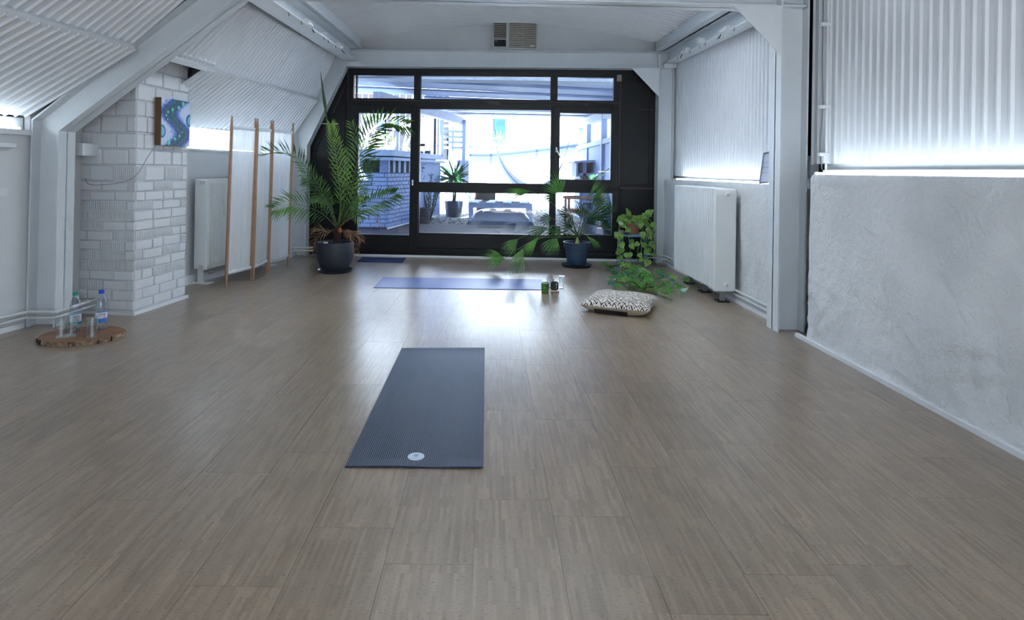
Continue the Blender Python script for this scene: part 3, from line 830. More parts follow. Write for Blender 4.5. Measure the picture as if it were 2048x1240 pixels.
# thin cables on the chimney
M['cable'] = mat('grey_cable', lin(120, 124, 128), 0.5)
cb = MB(); cb.tube(curve_pts([V((-3.50, 5.19, 1.215)), pc - pn * 0.42 - pd * 0.02 + V((0, 0, 1.15)), pc - pn * 0.15 - pd * 0.02 + V((0, 0, 1.17)), pc + pn * 0.015 - pd * 0.015 + V((0, 0, 1.24)), pc + pn * 0.02 + pd * 0.12 + V((0, 0, 1.40)), pc + pn * 0.02 + pd * 0.23 + V((0, 0, 1.52))], 24), 0.0025, 5)
tag(cb.build('cable', 'cable'), 'thin grey cable sagging across the white brick chimney', 'cable')

# ================================================================== ROPE LIGHTS ON THE LEDGES
def rope_light(p0, p1, label):
    p0 = V(p0); p1 = V(p1); n = int((p1 - p0).length / 0.02)
    root = thing('rope_light', p0, 0, label, 'light')
    MB().tube([lerp(p0, p1, i / n) for i in range(n + 1)], [0.009 if i % 2 else 0.0065 for i in range(n + 1)], 6).build('glowing_tube', 'rope_glow', root, smooth=True)
    for p in (p0, p1): MB().box(p.x - 0.011, p.y - 0.012, p.z - 0.011, p.x + 0.011, p.y + 0.012, p.z + 0.011).build('end_cap', 'white_paint', root)
rope_light((2.61, 0.3, 1.346), (2.61, 4.80, 1.346), 'glowing rope light on the ledge of the rough plaster wall')
rope_light((2.65, 5.60, 1.251), (2.65, 8.5, 1.251), 'glowing rope light on the ledge above the ribbed radiator')
rope_light((XL(6.1) - 0.08, 6.1, 1.542), (XL(8.9) - 0.08, 8.9, 1.542), 'glowing rope light on the sill of the strip window')
rope_light((XL(0.6) + 0.02, 0.6, 1.611), (XL(4.8) + 0.02, 4.8, 1.611), 'glowing rope light under the eave above the switch plate')

# ================================================================== RADIATORS, PIPES
rr = thing('radiator', (2.44, 6.9, 0), 0, 'big white column radiator standing below the ribbed cladding', 'radiator', 'radiators')
mb = MB(); n = 25
for i in range(n):
    y0 = 6.24 + i * 1.36 / n; y1 = y0 + 1.36 / n * 0.70
    mb.box(2.335, y0, 0.13, 2.545, y1, 1.18)
mb.box(2.40, 6.22, 0.15, 2.52, 7.6, 1.14)
mb.build('radiator_sections', 'rad', rr, bevel=0.008)
MB().box(2.322, 6.185, 0.115, 2.552, 6.225, 1.182).build('end_section', 'rad', rr, bevel=0.016)
for z in (1.115, 0.185):
    d = MB(); d.tube([(2.452, 6.19, z), (2.452, 6.165, z)], 0.026, 8); plg = d.build('plug', 'rad', rr)
    MB().tube([(2.452, 6.17, z), (2.452, 6.155, z)], 0.013, 8).build('plug_screw', 'chrome', plg)
for y in (6.25, 6.75, 7.25):
    MB().box(2.42, y, 0.012, 2.47, y + 0.03, 0.16).build('foot', mat('grey_bracket_%d' % int(y * 100), lin(150, 152, 152), 0.4, 0.6), rr)
    MB().box(2.38, y - 0.05, 0.0, 2.50, y + 0.08, 0.012).build('foot_plate', 'black_plastic', rr)
MB().box(2.318, 6.90, 0.90, 2.335, 6.925, 1.03).build('heat_meter', 'white_paint', rr, bevel=0.004)
MB().tube([(2.44, 7.6, 1.12), (2.44, 7.66, 1.12), (2.39, 7.72, 1.10)], 0.022, 8).build('valve', 'white_paint', rr, smooth=True)
# flat panel radiator behind the screen
rl = thing('radiator', (-3.30, 6.8, 0), 0, 'white flat panel radiator behind the folding screen', 'radiator', 'radiators')
ld = V((0.198, 0.98, 0)).normalized(); lnn = V((ld.y, -ld.x, 0))
r0 = at(388, 450, 6.76); r0.z = 0
def rlb(s0, s1, t0, t1, z0, z1, mb=None):
    mb = mb or MB()
    a = r0 + ld * s0 + lnn * t0; b = r0 + ld * s0 + lnn * t1; c = r0 + ld * s1 + lnn * t1; d = r0 + ld * s1 + lnn * t0
    for p in (a, b, c, d): p.z = z0
    mb.prism([a, b, c, d], (0, 0, z1 - z0)); return mb
rlb(0, 0.05, 0, 0.155, 0.165, 1.18).build('end_cover', 'rad', rl, bevel=0.012)
mb = MB(); rlb(0.04, 1.45, 0.005, 0.140, 0.17, 1.17, mb)
for i in range(46): rlb(0.085 + i * 0.0295, 0.085 + i * 0.0295 + 0.019, 0.138, 0.149, 0.20, 1.14, mb)
mb.build('panel', 'rad', rl)
rlb(0.03, 1.45, 0.0, 0.152, 1.17, 1.185).build('top_grille', 'rad', rl, bevel=0.004)
for z, uu in ((1.145, 0.115), (0.2, 0.105)):
    c0 = r0 + lnn * uu; c0.z = z
    MB().tube([c0 - ld * 0.03, c0 + ld * 0.01], 0.019, 10).build('valve_knob', 'chrome', rl, smooth=True)
for s in (0.03, 1.35):
    rlb(s, s + 0.05, 0.03, 0.075, 0.012, 0.17).build('foot', 'rad', rl)
    rlb(s - 0.03, s + 0.10, -0.02, 0.17, 0.0, 0.014).build('foot_plate', 'rad', rl, bevel=0.004)

M['pipe'] = mat('painted_pipe', lin(208, 210, 208), 0.4, var=(8, 0.12))
def pipes(name, paths, label, cat='pipe', r=0.014):
    root = thing(name, paths[0][0], 0, label, cat)
    for p in paths:
        q = []
        for i, a in enumerate(p):
            a = V(a)
            if 0 < i < len(p) - 1:
                b = V(p[i - 1]); c = V(p[i + 1])
                q += [a + (b - a).normalized() * 0.025, a, a + (c - a).normalized() * 0.025]
            else: q.append(a)
        MB().tube(q, r, 8).build('pipe', 'pipe', root, smooth=True)
    return root
for z, r, l, lab in ((0.13, 0.014, 0.0, 'upper white heating pipe'), (0.085, 0.012, 0.01, 'lower white heating pipe')):
    pipes('heating_pipe', [[(XL(0.5) + 0.045, 0.5, z), (XL(4.72) + 0.045, 4.72, z), (-3.72, 4.85 - l, z), (-3.495, 4.86 - l, z), (-3.49, 5.4, z)]], lab + ' bent around the column beside the bottles', r=r)
    pipes('heating_pipe', [[(XL(7.0) + 0.075, 7.0, z), (XL(8.72) + 0.075, 8.72, z), (-2.93, 8.98, z), (-2.70, 8.99, z), (-2.66, 9.06, z)]], lab + ' behind the folding screen and date palm', r=r)
    pipes('heating_pipe', [[(2.555, 5.45, z), (2.555, 8.62, z), (2.45, 8.80, z), (2.28, 8.85, z)]], lab + ' along the wall under the ribbed radiator', r=r)

# small wall fittings
o = MB().box(0, 0, 0, 0.001, 0.001, 0.001)
def on_left(y0, y1, z0, z1, t, name, m, label, cat, bevel=0.004):
    mb = along(0.0, t, y0, y1, z0, z1, MB()); return tag(mb.build(name, m, bevel=bevel), label, cat)
sw = on_left(4.62, 4.715, 1.07, 1.14, 0.012, 'switch_plate', 'white_paint', 'small white plate on the smooth wall at the edge', 'wall plate')
jb = MB().box(-3.70, 5.16, 1.405, -3.50, 5.38, 1.515)
tag(jb.build('junction_box', 'white_paint', bevel=0.008), 'white junction box between the steel frame and the brick chimney', 'junction box')
cd_ = thing('cable_conduit', (2.72, 4.93, 1.34), 0, 'white cable conduit running up beside the steel column', 'conduit')
MB().tube([(2.722, 4.86, 1.34), (2.722, 4.86, 3.2)], 0.011, 8).build('conduit_tube', 'white_paint', cd_, smooth=True)
MB().tube(curve_pts([(2.70, 4.88, 1.38), (2.69, 4.90, 1.6), (2.70, 4.88, 1.9), (2.70, 4.9, 2.3), (2.70, 4.9, 3.1)], 20), 0.004, 6).build('wire', 'cable', cd_)
for z in (1.50, 1.885, 2.555): MB().box(2.66, 4.845, z - 0.014, 2.745, 4.875, z + 0.014).build('clip', 'white_paint', cd_, bevel=0.003)
MB().box(2.69, 4.84, 1.43, 2.735, 4.87, 1.50).build('clip', 'white_paint', cd_, bevel=0.003)

# framed print leaning on the ledge
pf = thing('framed_print', (2.60, 5.72, 1.243), 0, 'framed pale print leaning on the ledge behind the steel column', 'picture')
fm = MB(); A_ = [at(1518, 361, 5.72), at(1560, 358, 5.62), at(1568, 290, 5.66), at(1527, 300, 5.76)]
A_ = [p + V((0, 0, 0.0)) for p in A_]
zb = A_[0].z - 1.243
for p in A_: p.z -= zb
nn_ = (A_[1] - A_[0]).cross(A_[3] - A_[0]).normalized()
ctr = (A_[0] + A_[1] + A_[2] + A_[3]) / 4
MB().prism([lerp(ctr, p, 0.93) + nn_ * 0.001 for p in A_], -nn_ * 0.008).build('print', mat('pale_blue_print', lin(205, 218, 238), 0.3, var=(20, 0.08)), pf)
for i in range(4):
    a, b = A_[i], A_[(i + 1) % 4]; fm.hexa([a + nn_ * 0.008, b + nn_ * 0.008, lerp(ctr, b, 0.92) + nn_ * 0.008, lerp(ctr, a, 0.92) + nn_ * 0.008], [a - nn_ * 0.01, b - nn_ * 0.01, lerp(ctr, b, 0.92) - nn_ * 0.01, lerp(ctr, a, 0.92) - nn_ * 0.01])
fm.build('frame', mat('grey_frame', lin(120, 128, 140), 0.4), pf)
for t in (0.3, 0.5, 0.7):
    a = lerp(lerp(A_[0], A_[3], t), ctr, 0.15); b = lerp(lerp(A_[1], A_[2], t), ctr, 0.15)
    MB().tube([a + nn_ * 0.003, b + nn_ * 0.003], 0.0012, 4).build('print_line', 'cable', pf)

# light rails with spot lamps on the long beams
M['lamp_white'] = mat('lamp_white', lin(225, 228, 230), 0.35)
M['dark_hook'] = mat('dark_hook', lin(50, 54, 62), 0.5)
for side, xr, s, lab in (('l', -2.005, 1, 'sloping roof'), ('r', 2.545, -1, 'ribbed cladding')):
    zb_ = lambda y: 2.945 + 0.028 * (y - 8.95)
    root = thing('light_rail', (xr, 7.0, zb_(7)), 0, 'thin white light rail with spot lamps on the beam above the ' + lab, 'light rail')
    MB().tube([(xr, 5.2, zb_(5.2) + 0.005), (xr, 8.7, zb_(8.7) + 0.005)], 0.006, 6).build('rail', 'lamp_white', root, smooth=True)
    for y in (6.55, 7.9):
        c0 = V((xr + s * 0.0, y, zb_(y)))
        l = MB(); l.tube([c0 + V((s * 0.01, -0.13, 0.015)), c0 + V((s * 0.012, -0.02, 0.03)), c0 + V((s * 0.012, 0.10, 0.03))], [0.035, 0.03, 0.018], 12)
        sh_ = l.build('spot_head', 'lamp_white', root, smooth=True)
        MB().tube([c0 + V((0, 0.10, 0.03)), c0 + V((0, 0.13, 0.0)), c0 + V((s * 0.02, 0.13, -0.04))], 0.006, 6).build('spot_arm', 'dark_hook', sh_)
    for y in (5.9, 6.3, 6.75, 7.15, 7.35, 7.7, 8.2):
        c0 = V((xr, y, zb_(y)))
        MB().tube([c0, c0 + V((0, 0, -0.025)), c0 + V((0, 0.02, -0.032)), c0 + V((0, 0.028, -0.02))], 0.003, 5).build('hook', 'dark_hook', root)
    MB().box(xr - 0.05, 7.22, zb_(7.2) + 0.012, xr + 0.02, 7.32, zb_(7.2) + 0.07).build('rail_bracket', 'lamp_white', root)

# ================================================================== AIR CONDITIONER
ya = 8.98
a0 = at(986, 44, ya); a1 = at(1074, 100, ya)
ac = thing('air_conditioner', ((a0.x + a1.x) / 2, 9.1, a1.z), 0, 'old window air conditioner set in the white gable', 'air conditioner')
x0, x1, z0, z1 = a0.x, a1.x, a1.z, a0.z
W_, H_ = x1 - x0, z1 - z0
M['ac'] = mat('aged_ac_plastic', lin(196, 200, 198), 0.45, var=(9, 0.06)); M['ac_dark'] = mat('ac_dark_slot', lin(24, 26, 30), 0.5)
M['ac_slat'] = mat('ac_slat', lin(205, 200, 186), 0.4, var=(14, 0.2))
MB().box(x0, ya + 0.02, z0, x1, ya + 0.30, z1).build('casing', 'ac', ac)
def acb(u0, u1, v0, v1, y0, y1, nm, m, bevel=0.0): return MB().box(x0 + u0 * W_, ya + y0, z1 - v1 * H_, x0 + u1 * W_, ya + y1, z1 - v0 * H_).build(nm, m, ac, bevel=bevel)
for q in ((0, 0.03, 0, 1), (0.97, 1, 0, 1), (0.03, 0.97, 0, 0.045), (0.03, 0.97, 0.93, 1), (0.30, 0.375, 0.045, 0.93), (0.03, 0.30, 0.60, 0.645)):
    acb(q[0], q[1], q[2], q[3], -0.02, 0.03, 'bezel', 'ac', 0.003)
acb(0.03, 0.30, 0.045, 0.60, 0.012, 0.02, 'vent_back', 'ac_dark'); acb(0.375, 0.97, 0.045, 0.93, 0.012, 0.02, 'vent_back', 'ac_dark')
for i in range(8): acb(0.035, 0.295, 0.085 + i * 0.066, 0.085 + i * 0.066 + 0.02, -0.012, 0.012, 'slat', 'ac_slat')
for i in range(13): acb(0.38, 0.965, 0.075 + i * 0.066, 0.075 + i * 0.066 + 0.036, -0.014 , 0.012, 'slat', 'ac_slat')
acb(0.665, 0.672, 0.05, 0.93, -0.016, 0.0, 'grille_bar', 'ac')
acp = acb(0.035, 0.295, 0.65, 0.88, -0.004, 0.016, 'control_panel', 'ac_dark')
acb(0.05, 0.11, 0.69, 0.705, -0.0045, 0.0, 'panel_mark', 'ac'); acb(0.84, 0.95, 0.845, 0.87, -0.0155, 0.0, 'name_plate', 'lamp_white')
for u in (0.09, 0.16, 0.235): MB().tube([(x0 + u * W_, ya - 0.012, z1 - 0.80 * H_), (x0 + u * W_, ya, z1 - 0.80 * H_)], 0.010, 10).build('dial', 'black_plastic', acp)
MB().box(x0 - 0.07, ya - 0.01, z0 - 0.03, x1 + 0.1, ya + 0.13, z0).build('support_board', 'ac', ac)
MB().tube(curve_pts([(x0 + 0.01, ya, z0 + 0.06), (x0 - 0.03, ya - 0.01, z0 + 0.05), (x0 - 0.04, ya - 0.005, z0 + 0.0)], 8), 0.006, 6).build('power_cable', 'lamp_white', ac)

# ================================================================== FOLDING SCREEN
def fabric_mat():
    m, nt, p, out = newmat('white_voile')
    p.inputs['Base Color'].default_value = lin(240, 242, 244); p.inputs['Roughness'].default_value = 0.8
    t = nt.nodes.new('ShaderNodeBsdfTranslucent'); t.inputs[0].default_value = (0.85, 0.88, 0.9, 1)
    tr = nt.nodes.new('ShaderNodeBsdfTransparent')
    a = nt.nodes.new('ShaderNodeMixShader'); a.inputs[0].default_value = 0.5
    b = nt.nodes.new('ShaderNodeMixShader'); b.inputs[0].default_value = 0.05
    nt.links.new(p.outputs[0], a.inputs[1]); nt.links.new(t.outputs[0], a.inputs[2])
    nt.links.new(a.outputs[0], b.inputs[1]); nt.links.new(tr.outputs[0], b.inputs[2])
    nt.links.new(b.outputs[0], out.inputs['Surface'])
    return m
M['voile'] = fabric_mat()
scr = thing('folding_screen', (-2.81, 7.3, 0), 0, 'three-panel folding screen of white gathered fabric and pale wooden posts', 'screen')
bp_ = [ground(452, 574), ground(501.5, 559.5), ground(505.5, 559.5), ground(532.5, 545), ground(536.5, 544.5), ground(575.5, 533)]
tp_ = []
for b, (u, v) in zip(bp_, ((464, 232), (511, 237), (515.5, 237), (542.5, 241), (546.5, 241), (586.5, 246))):
    tp_.append(at(u, v, b.y + 0.02))
for b, t in zip(bp_, tp_):
    d = t - b
    MB().tube([b, b + d * 0.05, b + d * 0.5, b + d * 0.93, t], [0.010, 0.017, 0.018, 0.017, 0.008], 10).build('post', 'pale_wood', scr, smooth=True)
for i0, i1 in ((0, 1), (2, 3), (4, 5)):
    def P_(u, v, i0=i0, i1=i1):
        a = lerp(bp_[i0], tp_[i0], v); b = lerp(bp_[i1], tp_[i1], v); return lerp(a, b, u)
    ax = (bp_[i1] - bp_[i0]).normalized(); nz_ = V((ax.y, -ax.x, 0))
    def fn(u, v):
        vv = lerp(0.075, 0.935, v)
        k = math.sin(u * 46 + 3 * i0) * 0.006 * (0.35 + abs(v - 0.5) * 1.5) + math.sin(u * 17 + v * 3 + i0) * 0.008 + math.sin(u * 80 + v * 7) * 0.003 * (abs(v - 0.5) * 2) ** 2
        e = 0.045 if i0 == 0 else 0.06
        return P_(lerp(e, 1 - e, u), vv) + nz_ * k
    MB().grid(fn, 60, 24).build('fabric_panel', 'voile', scr, smooth=True)
    for v in (0.078, 0.932):
        n = 30
        MB().tube([P_(lerp(0.04, 0.96, i / n), v) for i in range(n + 1)], [0.017 + 0.003 * ((i * 7) % 3) for i in range(n + 1)], 8).build('gathered_hem', 'voile', scr, smooth=True)

# ================================================================== MATS, CUSHION, SMALL THINGS
def ribbed_mat():
    m, nt, p, out = newmat('navy_ribbed_mat')
    N = nt.nodes.new; L = nt.links.new
    tc = N('ShaderNodeTexCoord'); w = N('ShaderNodeTexWave'); w.wave_type = 'BANDS'; w.bands_direction = 'X'
    w.inputs['Scale'].default_value = 34; w.inputs['Distortion'].default_value = 0.2
    L(tc.outputs['Object'], w.inputs['Vector'])
    n = N('ShaderNodeTexNoise'); n.inputs['Scale'].default_value = 5; n.inputs['Detail'].default_value = 5; L(tc.outputs['Object'], n.inputs['Vector'])
    mx = N('ShaderNodeMix'); mx.data_type = 'RGBA'; mx.inputs['A'].default_value = lin(28, 44, 66); mx.inputs['B'].default_value = lin(44, 64, 92)
    mm = N('ShaderNodeMath'); mm.operation = 'MULTIPLY'; L(w.outputs['Fac'], mm.inputs[0]); L(n.outputs['Fac'], mm.inputs[1]); L(mm.outputs[0], mx.inputs['Factor'])
    L(mx.outputs['Result'], p.inputs['Base Color'])
    p.inputs['Roughness'].default_value = 0.42
    b = N('ShaderNodeBump'); b.inputs['Strength'].default_value = 0.4; b.inputs['Distance'].default_value = 0.003
    L(w.outputs['Fac'], b.inputs['Height']); L(b.outputs['Normal'], p.inputs['Normal'])
    return m
M['mat_ribbed'] = ribbed_mat(); M['mat_logo'] = mat('pale_blue_print_oval', lin(196, 210, 224), 0.45); M['mat_ink'] = mat('grey_blue_ink', lin(70, 88, 112), 0.5)
def yoga_mat(pts, label, m='mat_blue', name='yoga_mat', t=0.007, lift=()):
    c0 = sum(pts, V((0, 0, 0))) / len(pts)
    root = thing(name, c0, 0, label, 'mat', 'navy mats on the floor')
    mb = MB(); nx, ny = 24, 24
    def fn(u, v, z):
        p = lerp(lerp(pts[0], pts[1], u), lerp(pts[3], pts[2], u), v).copy()
        p.z = z + (0.005 * (max(0, (v - 0.93) / 0.07)) ** 2 + 0.004 * max(0, (0.04 - v) / 0.04) * abs(math.sin(u * 5))) * (1 if lift else 0)
        return p
    mb.grid(lambda u, v: fn(u, v, t), nx, ny)
    edge = []
    for i in range(nx): edge.append((i / nx, 0))
    for i in range(ny): edge.append((1, i / ny))
    for i in range(nx): edge.append((1 - i / nx, 1))
    for i in range(ny): edge.append((0, 1 - i / ny))
    vv = []
    for (u, v) in edge: vv += [fn(u, v, t), fn(u, v, 0.0005)]
    n = len(edge); mb.add(vv, [(2 * i, 2 * i + 1, 2 * ((i + 1) % n) + 1, 2 * ((i + 1) % n)) for i in range(n)])
    mb.build('rubber_sheet', m, root)
    return root
ym = yoga_mat([V((-0.625, 2.665, 0)), V((-0.010, 2.672, 0)), V((-0.019, 4.465, 0)), V((-0.632, 4.425, 0))], 'navy ribbed yoga mat with a pale oval logo', 'mat_ribbed', lift=(1,))
lc = V((-0.321, 2.765, 0.0078))
lgo = MB().lathe([(0.0, 0), (0.0385, 0), (0.0385, -0.001)], 40, lc, sx=1.0, sy=1.0).build('logo_oval', 'mat_logo', ym)
ring = MB(); n = 28
for r, a0_, a1_, cc in ((0.011, 0.3, 5.6, (0, 0.008)), (0.0065, 2.5, 8.0, (0.0005, 0.008)), (0.003, 0, 6.3, (0, 0.0085))):
    for i in range(n):
        a = a0_ + (a1_ - a0_) * i / n; b = a0_ + (a1_ - a0_) * (i + 1) / n
        def q(rr_, t): return lc + V((cc[0] + rr_ * math.cos(t), cc[1] + rr_ * math.sin(t), 0.0004))
        ring.add([q(r - 0.0011, a), q(r + 0.0011, a), q(r + 0.0011, b), q(r - 0.0011, b)], [(0, 1, 2, 3)])
for i in range(9): ring.box(lc.x - 0.016 + i * 0.0036, lc.y - 0.020, lc.z + 0.0002, lc.x - 0.0145 + i * 0.0036, lc.y - 0.0165, lc.z + 0.0005)
ring.build('logo_swirl', 'mat_ink', lgo)
yoga_mat([V((-1.28, 6.69, 0)), V((0.605, 6.715, 0)), V((0.66, 7.36, 0)), V((-1.29, 7.35, 0))], 'plain blue mat lying crosswise beside the candle', mat('blue_mat_rubber', lin(18, 54, 138), 0.34, var=(5, 0.15), bump=(220, 0.2, 0.003)), t=0.006)
yoga_mat([V((-1.875, 8.54, 0)), V((-1.225, 8.52, 0)), V((-1.235, 8.945, 0)), V((-1.89, 8.98, 0))], 'small dark blue doormat in front of the glazed door', mat('doormat_blue', lin(18, 40, 92), 0.9, var=(60, 0.4), bump=(150, 0.6, 0.004)), 'doormat', 0.008)

def cushion_mat():
    m, nt, p, out = newmat('black_and_cream_diamond_weave')
    N = nt.nodes.new; L = nt.links.new
    tc = N('ShaderNodeTexCoord'); sp = N('ShaderNodeSeparateXYZ'); L(tc.outputs['Object'], sp.inputs[0])
    def ma(op, a, b=None):
        x = N('ShaderNodeMath'); x.operation = op
        for i, q in enumerate((a, b)):
            if q is None: continue
            if hasattr(q, 'node'): L(q, x.inputs[i])
            else: x.inputs[i].default_value = q
        return x.outputs[0]
    F_ = 2 * PI / 0.034
    nz = N('ShaderNodeTexNoise'); nz.inputs['Scale'].default_value = 45; nz.inputs['Detail'].default_value = 3; L(tc.outputs['Object'], nz.inputs['Vector'])
    wob = ma('MULTIPLY', ma('SUBTRACT', nz.outputs['Fac'], 0.5), 0.9)
    a = ma('COSINE', ma('MULTIPLY', ma('ADD', sp.outputs['X'], sp.outputs['Y']), F_ * 0.72))
    b = ma('COSINE', ma('MULTIPLY', ma('SUBTRACT', sp.outputs['X'], sp.outputs['Y']), F_ * 0.72))
    la = ma('GREATER_THAN', ma('ADD', a, wob), 0.70); lb = ma('GREATER_THAN', ma('ADD', b, wob), 0.70)
    do = ma('LESS_THAN', ma('ADD', ma('ADD', a, b), wob), -1.45)
    f = ma('MAXIMUM', ma('MAXIMUM', la, lb), do)
    brk = ma('GREATER_THAN', nz.outputs['Fac'], 0.44)
    mx = N('ShaderNodeMix'); mx.data_type = 'RGBA'; mx.inputs['A'].default_value = lin(214, 208, 198); mx.inputs['B'].default_value = lin(40, 40, 46)
    L(ma('MULTIPLY', f, brk), mx.inputs['Factor']); L(mx.outputs['Result'], p.inputs['Base Color'])
    p.inputs['Roughness'].default_value = 0.9
    bb = N('ShaderNodeBump'); bb.inputs['Strength'].default_value = 0.4; bb.inputs['Distance'].default_value = 0.004
    L(nz.outputs['Fac'], bb.inputs['Height']); L(bb.outputs['Normal'], p.inputs['Normal'])
    return m
M['cushion_top'] = cushion_mat(); M['cream'] = mat('cream_canvas', lin(196, 182, 158), 0.9, var=(30, 0.1), bump=(120, 0.2, 0.003))
cl_, cf_, cr_ = ground(1139, 607, 0.075), ground(1281, 622, 0.075), ground(1338, 597, 0.075)
for p in (cl_, cf_, cr_): p.z = 0
cen = (cl_ + cr_) / 2; ex = (cf_ - cl_); ey = (cr_ - cf_)
cush = thing('floor_cushion', cen, math.atan2(ex.y, ex.x), 'flat square floor cushion with black and cream diamond pattern', 'cushion')
SX, SY = ex.length / 2 * 0.98, ey.length / 2 * 0.93
def cpt(u, v, top):
    x = 2 * u - 1; y = 2 * v - 1
    k = (1 - abs(x) ** 3.0) * (1 - abs(y) ** 3.0); k = max(k, 0) ** 0.5
    pin = 1 - 0.07 * (1 - abs(x)) * abs(y) ** 3 ; pin2 = 1 - 0.07 * (1 - abs(y)) * abs(x) ** 3
    X = x * SX * pin2; Y = y * SY * pin
    dent = 0.018 * math.exp(-((x - 0.05) ** 2 + (y - 0.25) ** 2) * 5) + 0.004 * math.sin(9 * x + 4 * y)
    edge = 0.066 - 0.024 * (abs(x) < 0.999 and abs(y) < 0.999) * 0
    ez = 0.064 + 0.012 * (abs(x) * abs(y)) ** 2
    if top: return V((X, Y, ez + k * (0.088 - dent)))
    return V((X * (1 - 0.02 * k), Y * (1 - 0.02 * k), max(0.002, ez - k * 0.10)))
MB().grid(lambda u, v: cpt(u, v, True), 40, 40).build('patterned_cover', 'cushion_top', cush, smooth=True, local=True)
ub = MB().grid(lambda u, v: cpt(1 - u, v, False), 40, 40).build('cream_underside', 'cream', cush, smooth=True, local=True)
hd = MB(); hd.grid(lambda u, v: V((lerp(-0.18, 0.13, u), -SY * 0.985 + 0.028 * v - 0.012, lerp(0.048, 0.006, v))), 8, 3)
hd.build('handle_strap', mat('dark_strap', lin(38, 30, 28), 0.8), ub, local=True, solid=0.005)

# candle glass, speaker, drinking glasses by the mat
def tumbler(p, r, h, label, grp, name='drinking_glass', base=0.012):
    root = thing(name, p, 0, label, 'glass', grp)
    w = 0.0028
    MB().lathe([(0.0, 0.0), (r * 0.94, 0.0), (r * 0.96, 0.006), (r, h), (r - w, h), (r * 0.96 - w, base), (0.0, base)], 28).build('glass_wall', 'clear_glass', root, smooth=True, local=True)
    return root
g1 = ground(1090, 586.5)
can = thing('candle_glass', g1, 0, 'green glass candle holder at the corner of the blue mat', 'candle')
M['green_glass'] = mat('dark_green_glass', lin(24, 66, 16), 0.12, var=(60, 0.5), col2=lin(74, 140, 30), coat=0.6)
rc = 0.043; hc = 0.118
cup = MB().lathe([(0, 0), (rc * 0.92, 0), (rc * 0.94, 0.01), (rc, hc), (rc - 0.004, hc), (rc * 0.9, hc * 0.55), (0, hc * 0.55)], 28).build('green_cup', 'green_glass', can, smooth=True, local=True)
MB().lathe([(0, hc * 0.57), (rc * 0.88, hc * 0.57), (rc * 0.88, hc * 0.72), (0, hc * 0.72)], 20).build('wax', mat('cream_wax', lin(214, 208, 178), 0.5), can, smooth=True, local=True)
MB().tube([(0, 0, hc * 0.72), (0.001, 0, hc * 0.80)], 0.0012, 5).build('wick', 'black_plastic', can, local=True)
MB().lathe([(rc + 0.0006, hc - 0.003), (rc + 0.0006, hc + 0.001), (rc - 0.0045, hc + 0.001)], 28).build('rim', mat('pale_green_rim', lin(190, 205, 190), 0.15), cup, smooth=True, local=True)
g2 = ground(1109, 584.5)
sp_ = thing('speaker', g2, 0.0, 'small black portable speaker with a cross mark on a short stick', 'speaker')
def rsq(w, h, r, n=6):
    P = []
    for cx_, cz_, a in ((w - r, h - r, 0), (-w + r, h - r, PI / 2), (-w + r, -h + r, PI), (w - r, -h + r, 3 * PI / 2)):
        for i in range(n + 1): P.append((cx_ + r * math.cos(a + PI / 2 * i / n), cz_ + r * math.sin(a + PI / 2 * i / n)))
    return P
zc = 0.020 + 0.050
sb_ = MB(); PR = rsq(0.044, 0.050, 0.026)
secs = [(0.022, 0.86), (0.014, 0.97), (0.0, 1.0), (-0.014, 0.97), (-0.022, 0.86)]
vv = []; 
for y, k in secs: vv += [(x * k, y, zc + z * k) for x, z in PR]
n = len(PR); fs = [tuple(range(n)), tuple(range(5 * n - 1, 4 * n - 1, -1))]
for s in range(4):
    for i in range(n): fs.append((s * n + i, s * n + (i + 1) % n, (s + 1) * n + (i + 1) % n, (s + 1) * n + i))
sb_.add(vv, fs); sb_.build('body', 'black_plastic', sp_, smooth=True, local=True)
mk = MB(); mk.box(0.0165, -0.0242, zc - 0.032, 0.0195, -0.0225, zc + 0.036); mk.box(0.006, -0.0242, zc + 0.019, 0.030, -0.0225, zc + 0.0225)
mk.build('cross_mark', 'lamp_white', sp_, local=True)
MB().tube(curve_pts([(-0.018, 0, zc + 0.045), (-0.020, 0, zc + 0.07), (-0.013, 0, zc + 0.075), (-0.009, 0, zc + 0.06), (-0.010, 0, zc + 0.045)], 14), 0.002, 6).build('carry_loop', 'black_plastic', sp_, local=True)
stk = thing('wooden_stick', g2 + V((0, -0.02, 0)), 0, 'short pale wooden stick lying under the black speaker', 'stick')
MB().tube([(-0.042, 0, 0.011), (0.042, -0.006, 0.011)], 0.0105, 10).build('stick', mat('rosy_wood', lin(168, 134, 122), 0.7, var=(40, 0.3)), stk, local=True, smooth=True)
for x in (-0.0425, 0.0425): MB().tube([(x - 0.002, -0.003 if x > 0 else 0.0, 0.011), (x + 0.002, -0.005 if x > 0 else 0.0, 0.011)], 0.0088, 10).build('burnt_end', 'black_plastic', stk, local=True)
tumbler(ground(1099.5, 577), 0.033, 0.142, 'clear tall glass behind the green candle holder', 'glasses by the blue mat')
tumbler(ground(1123, 576.5), 0.031, 0.140, 'clear tall glass beside the black speaker', 'glasses by the blue mat')

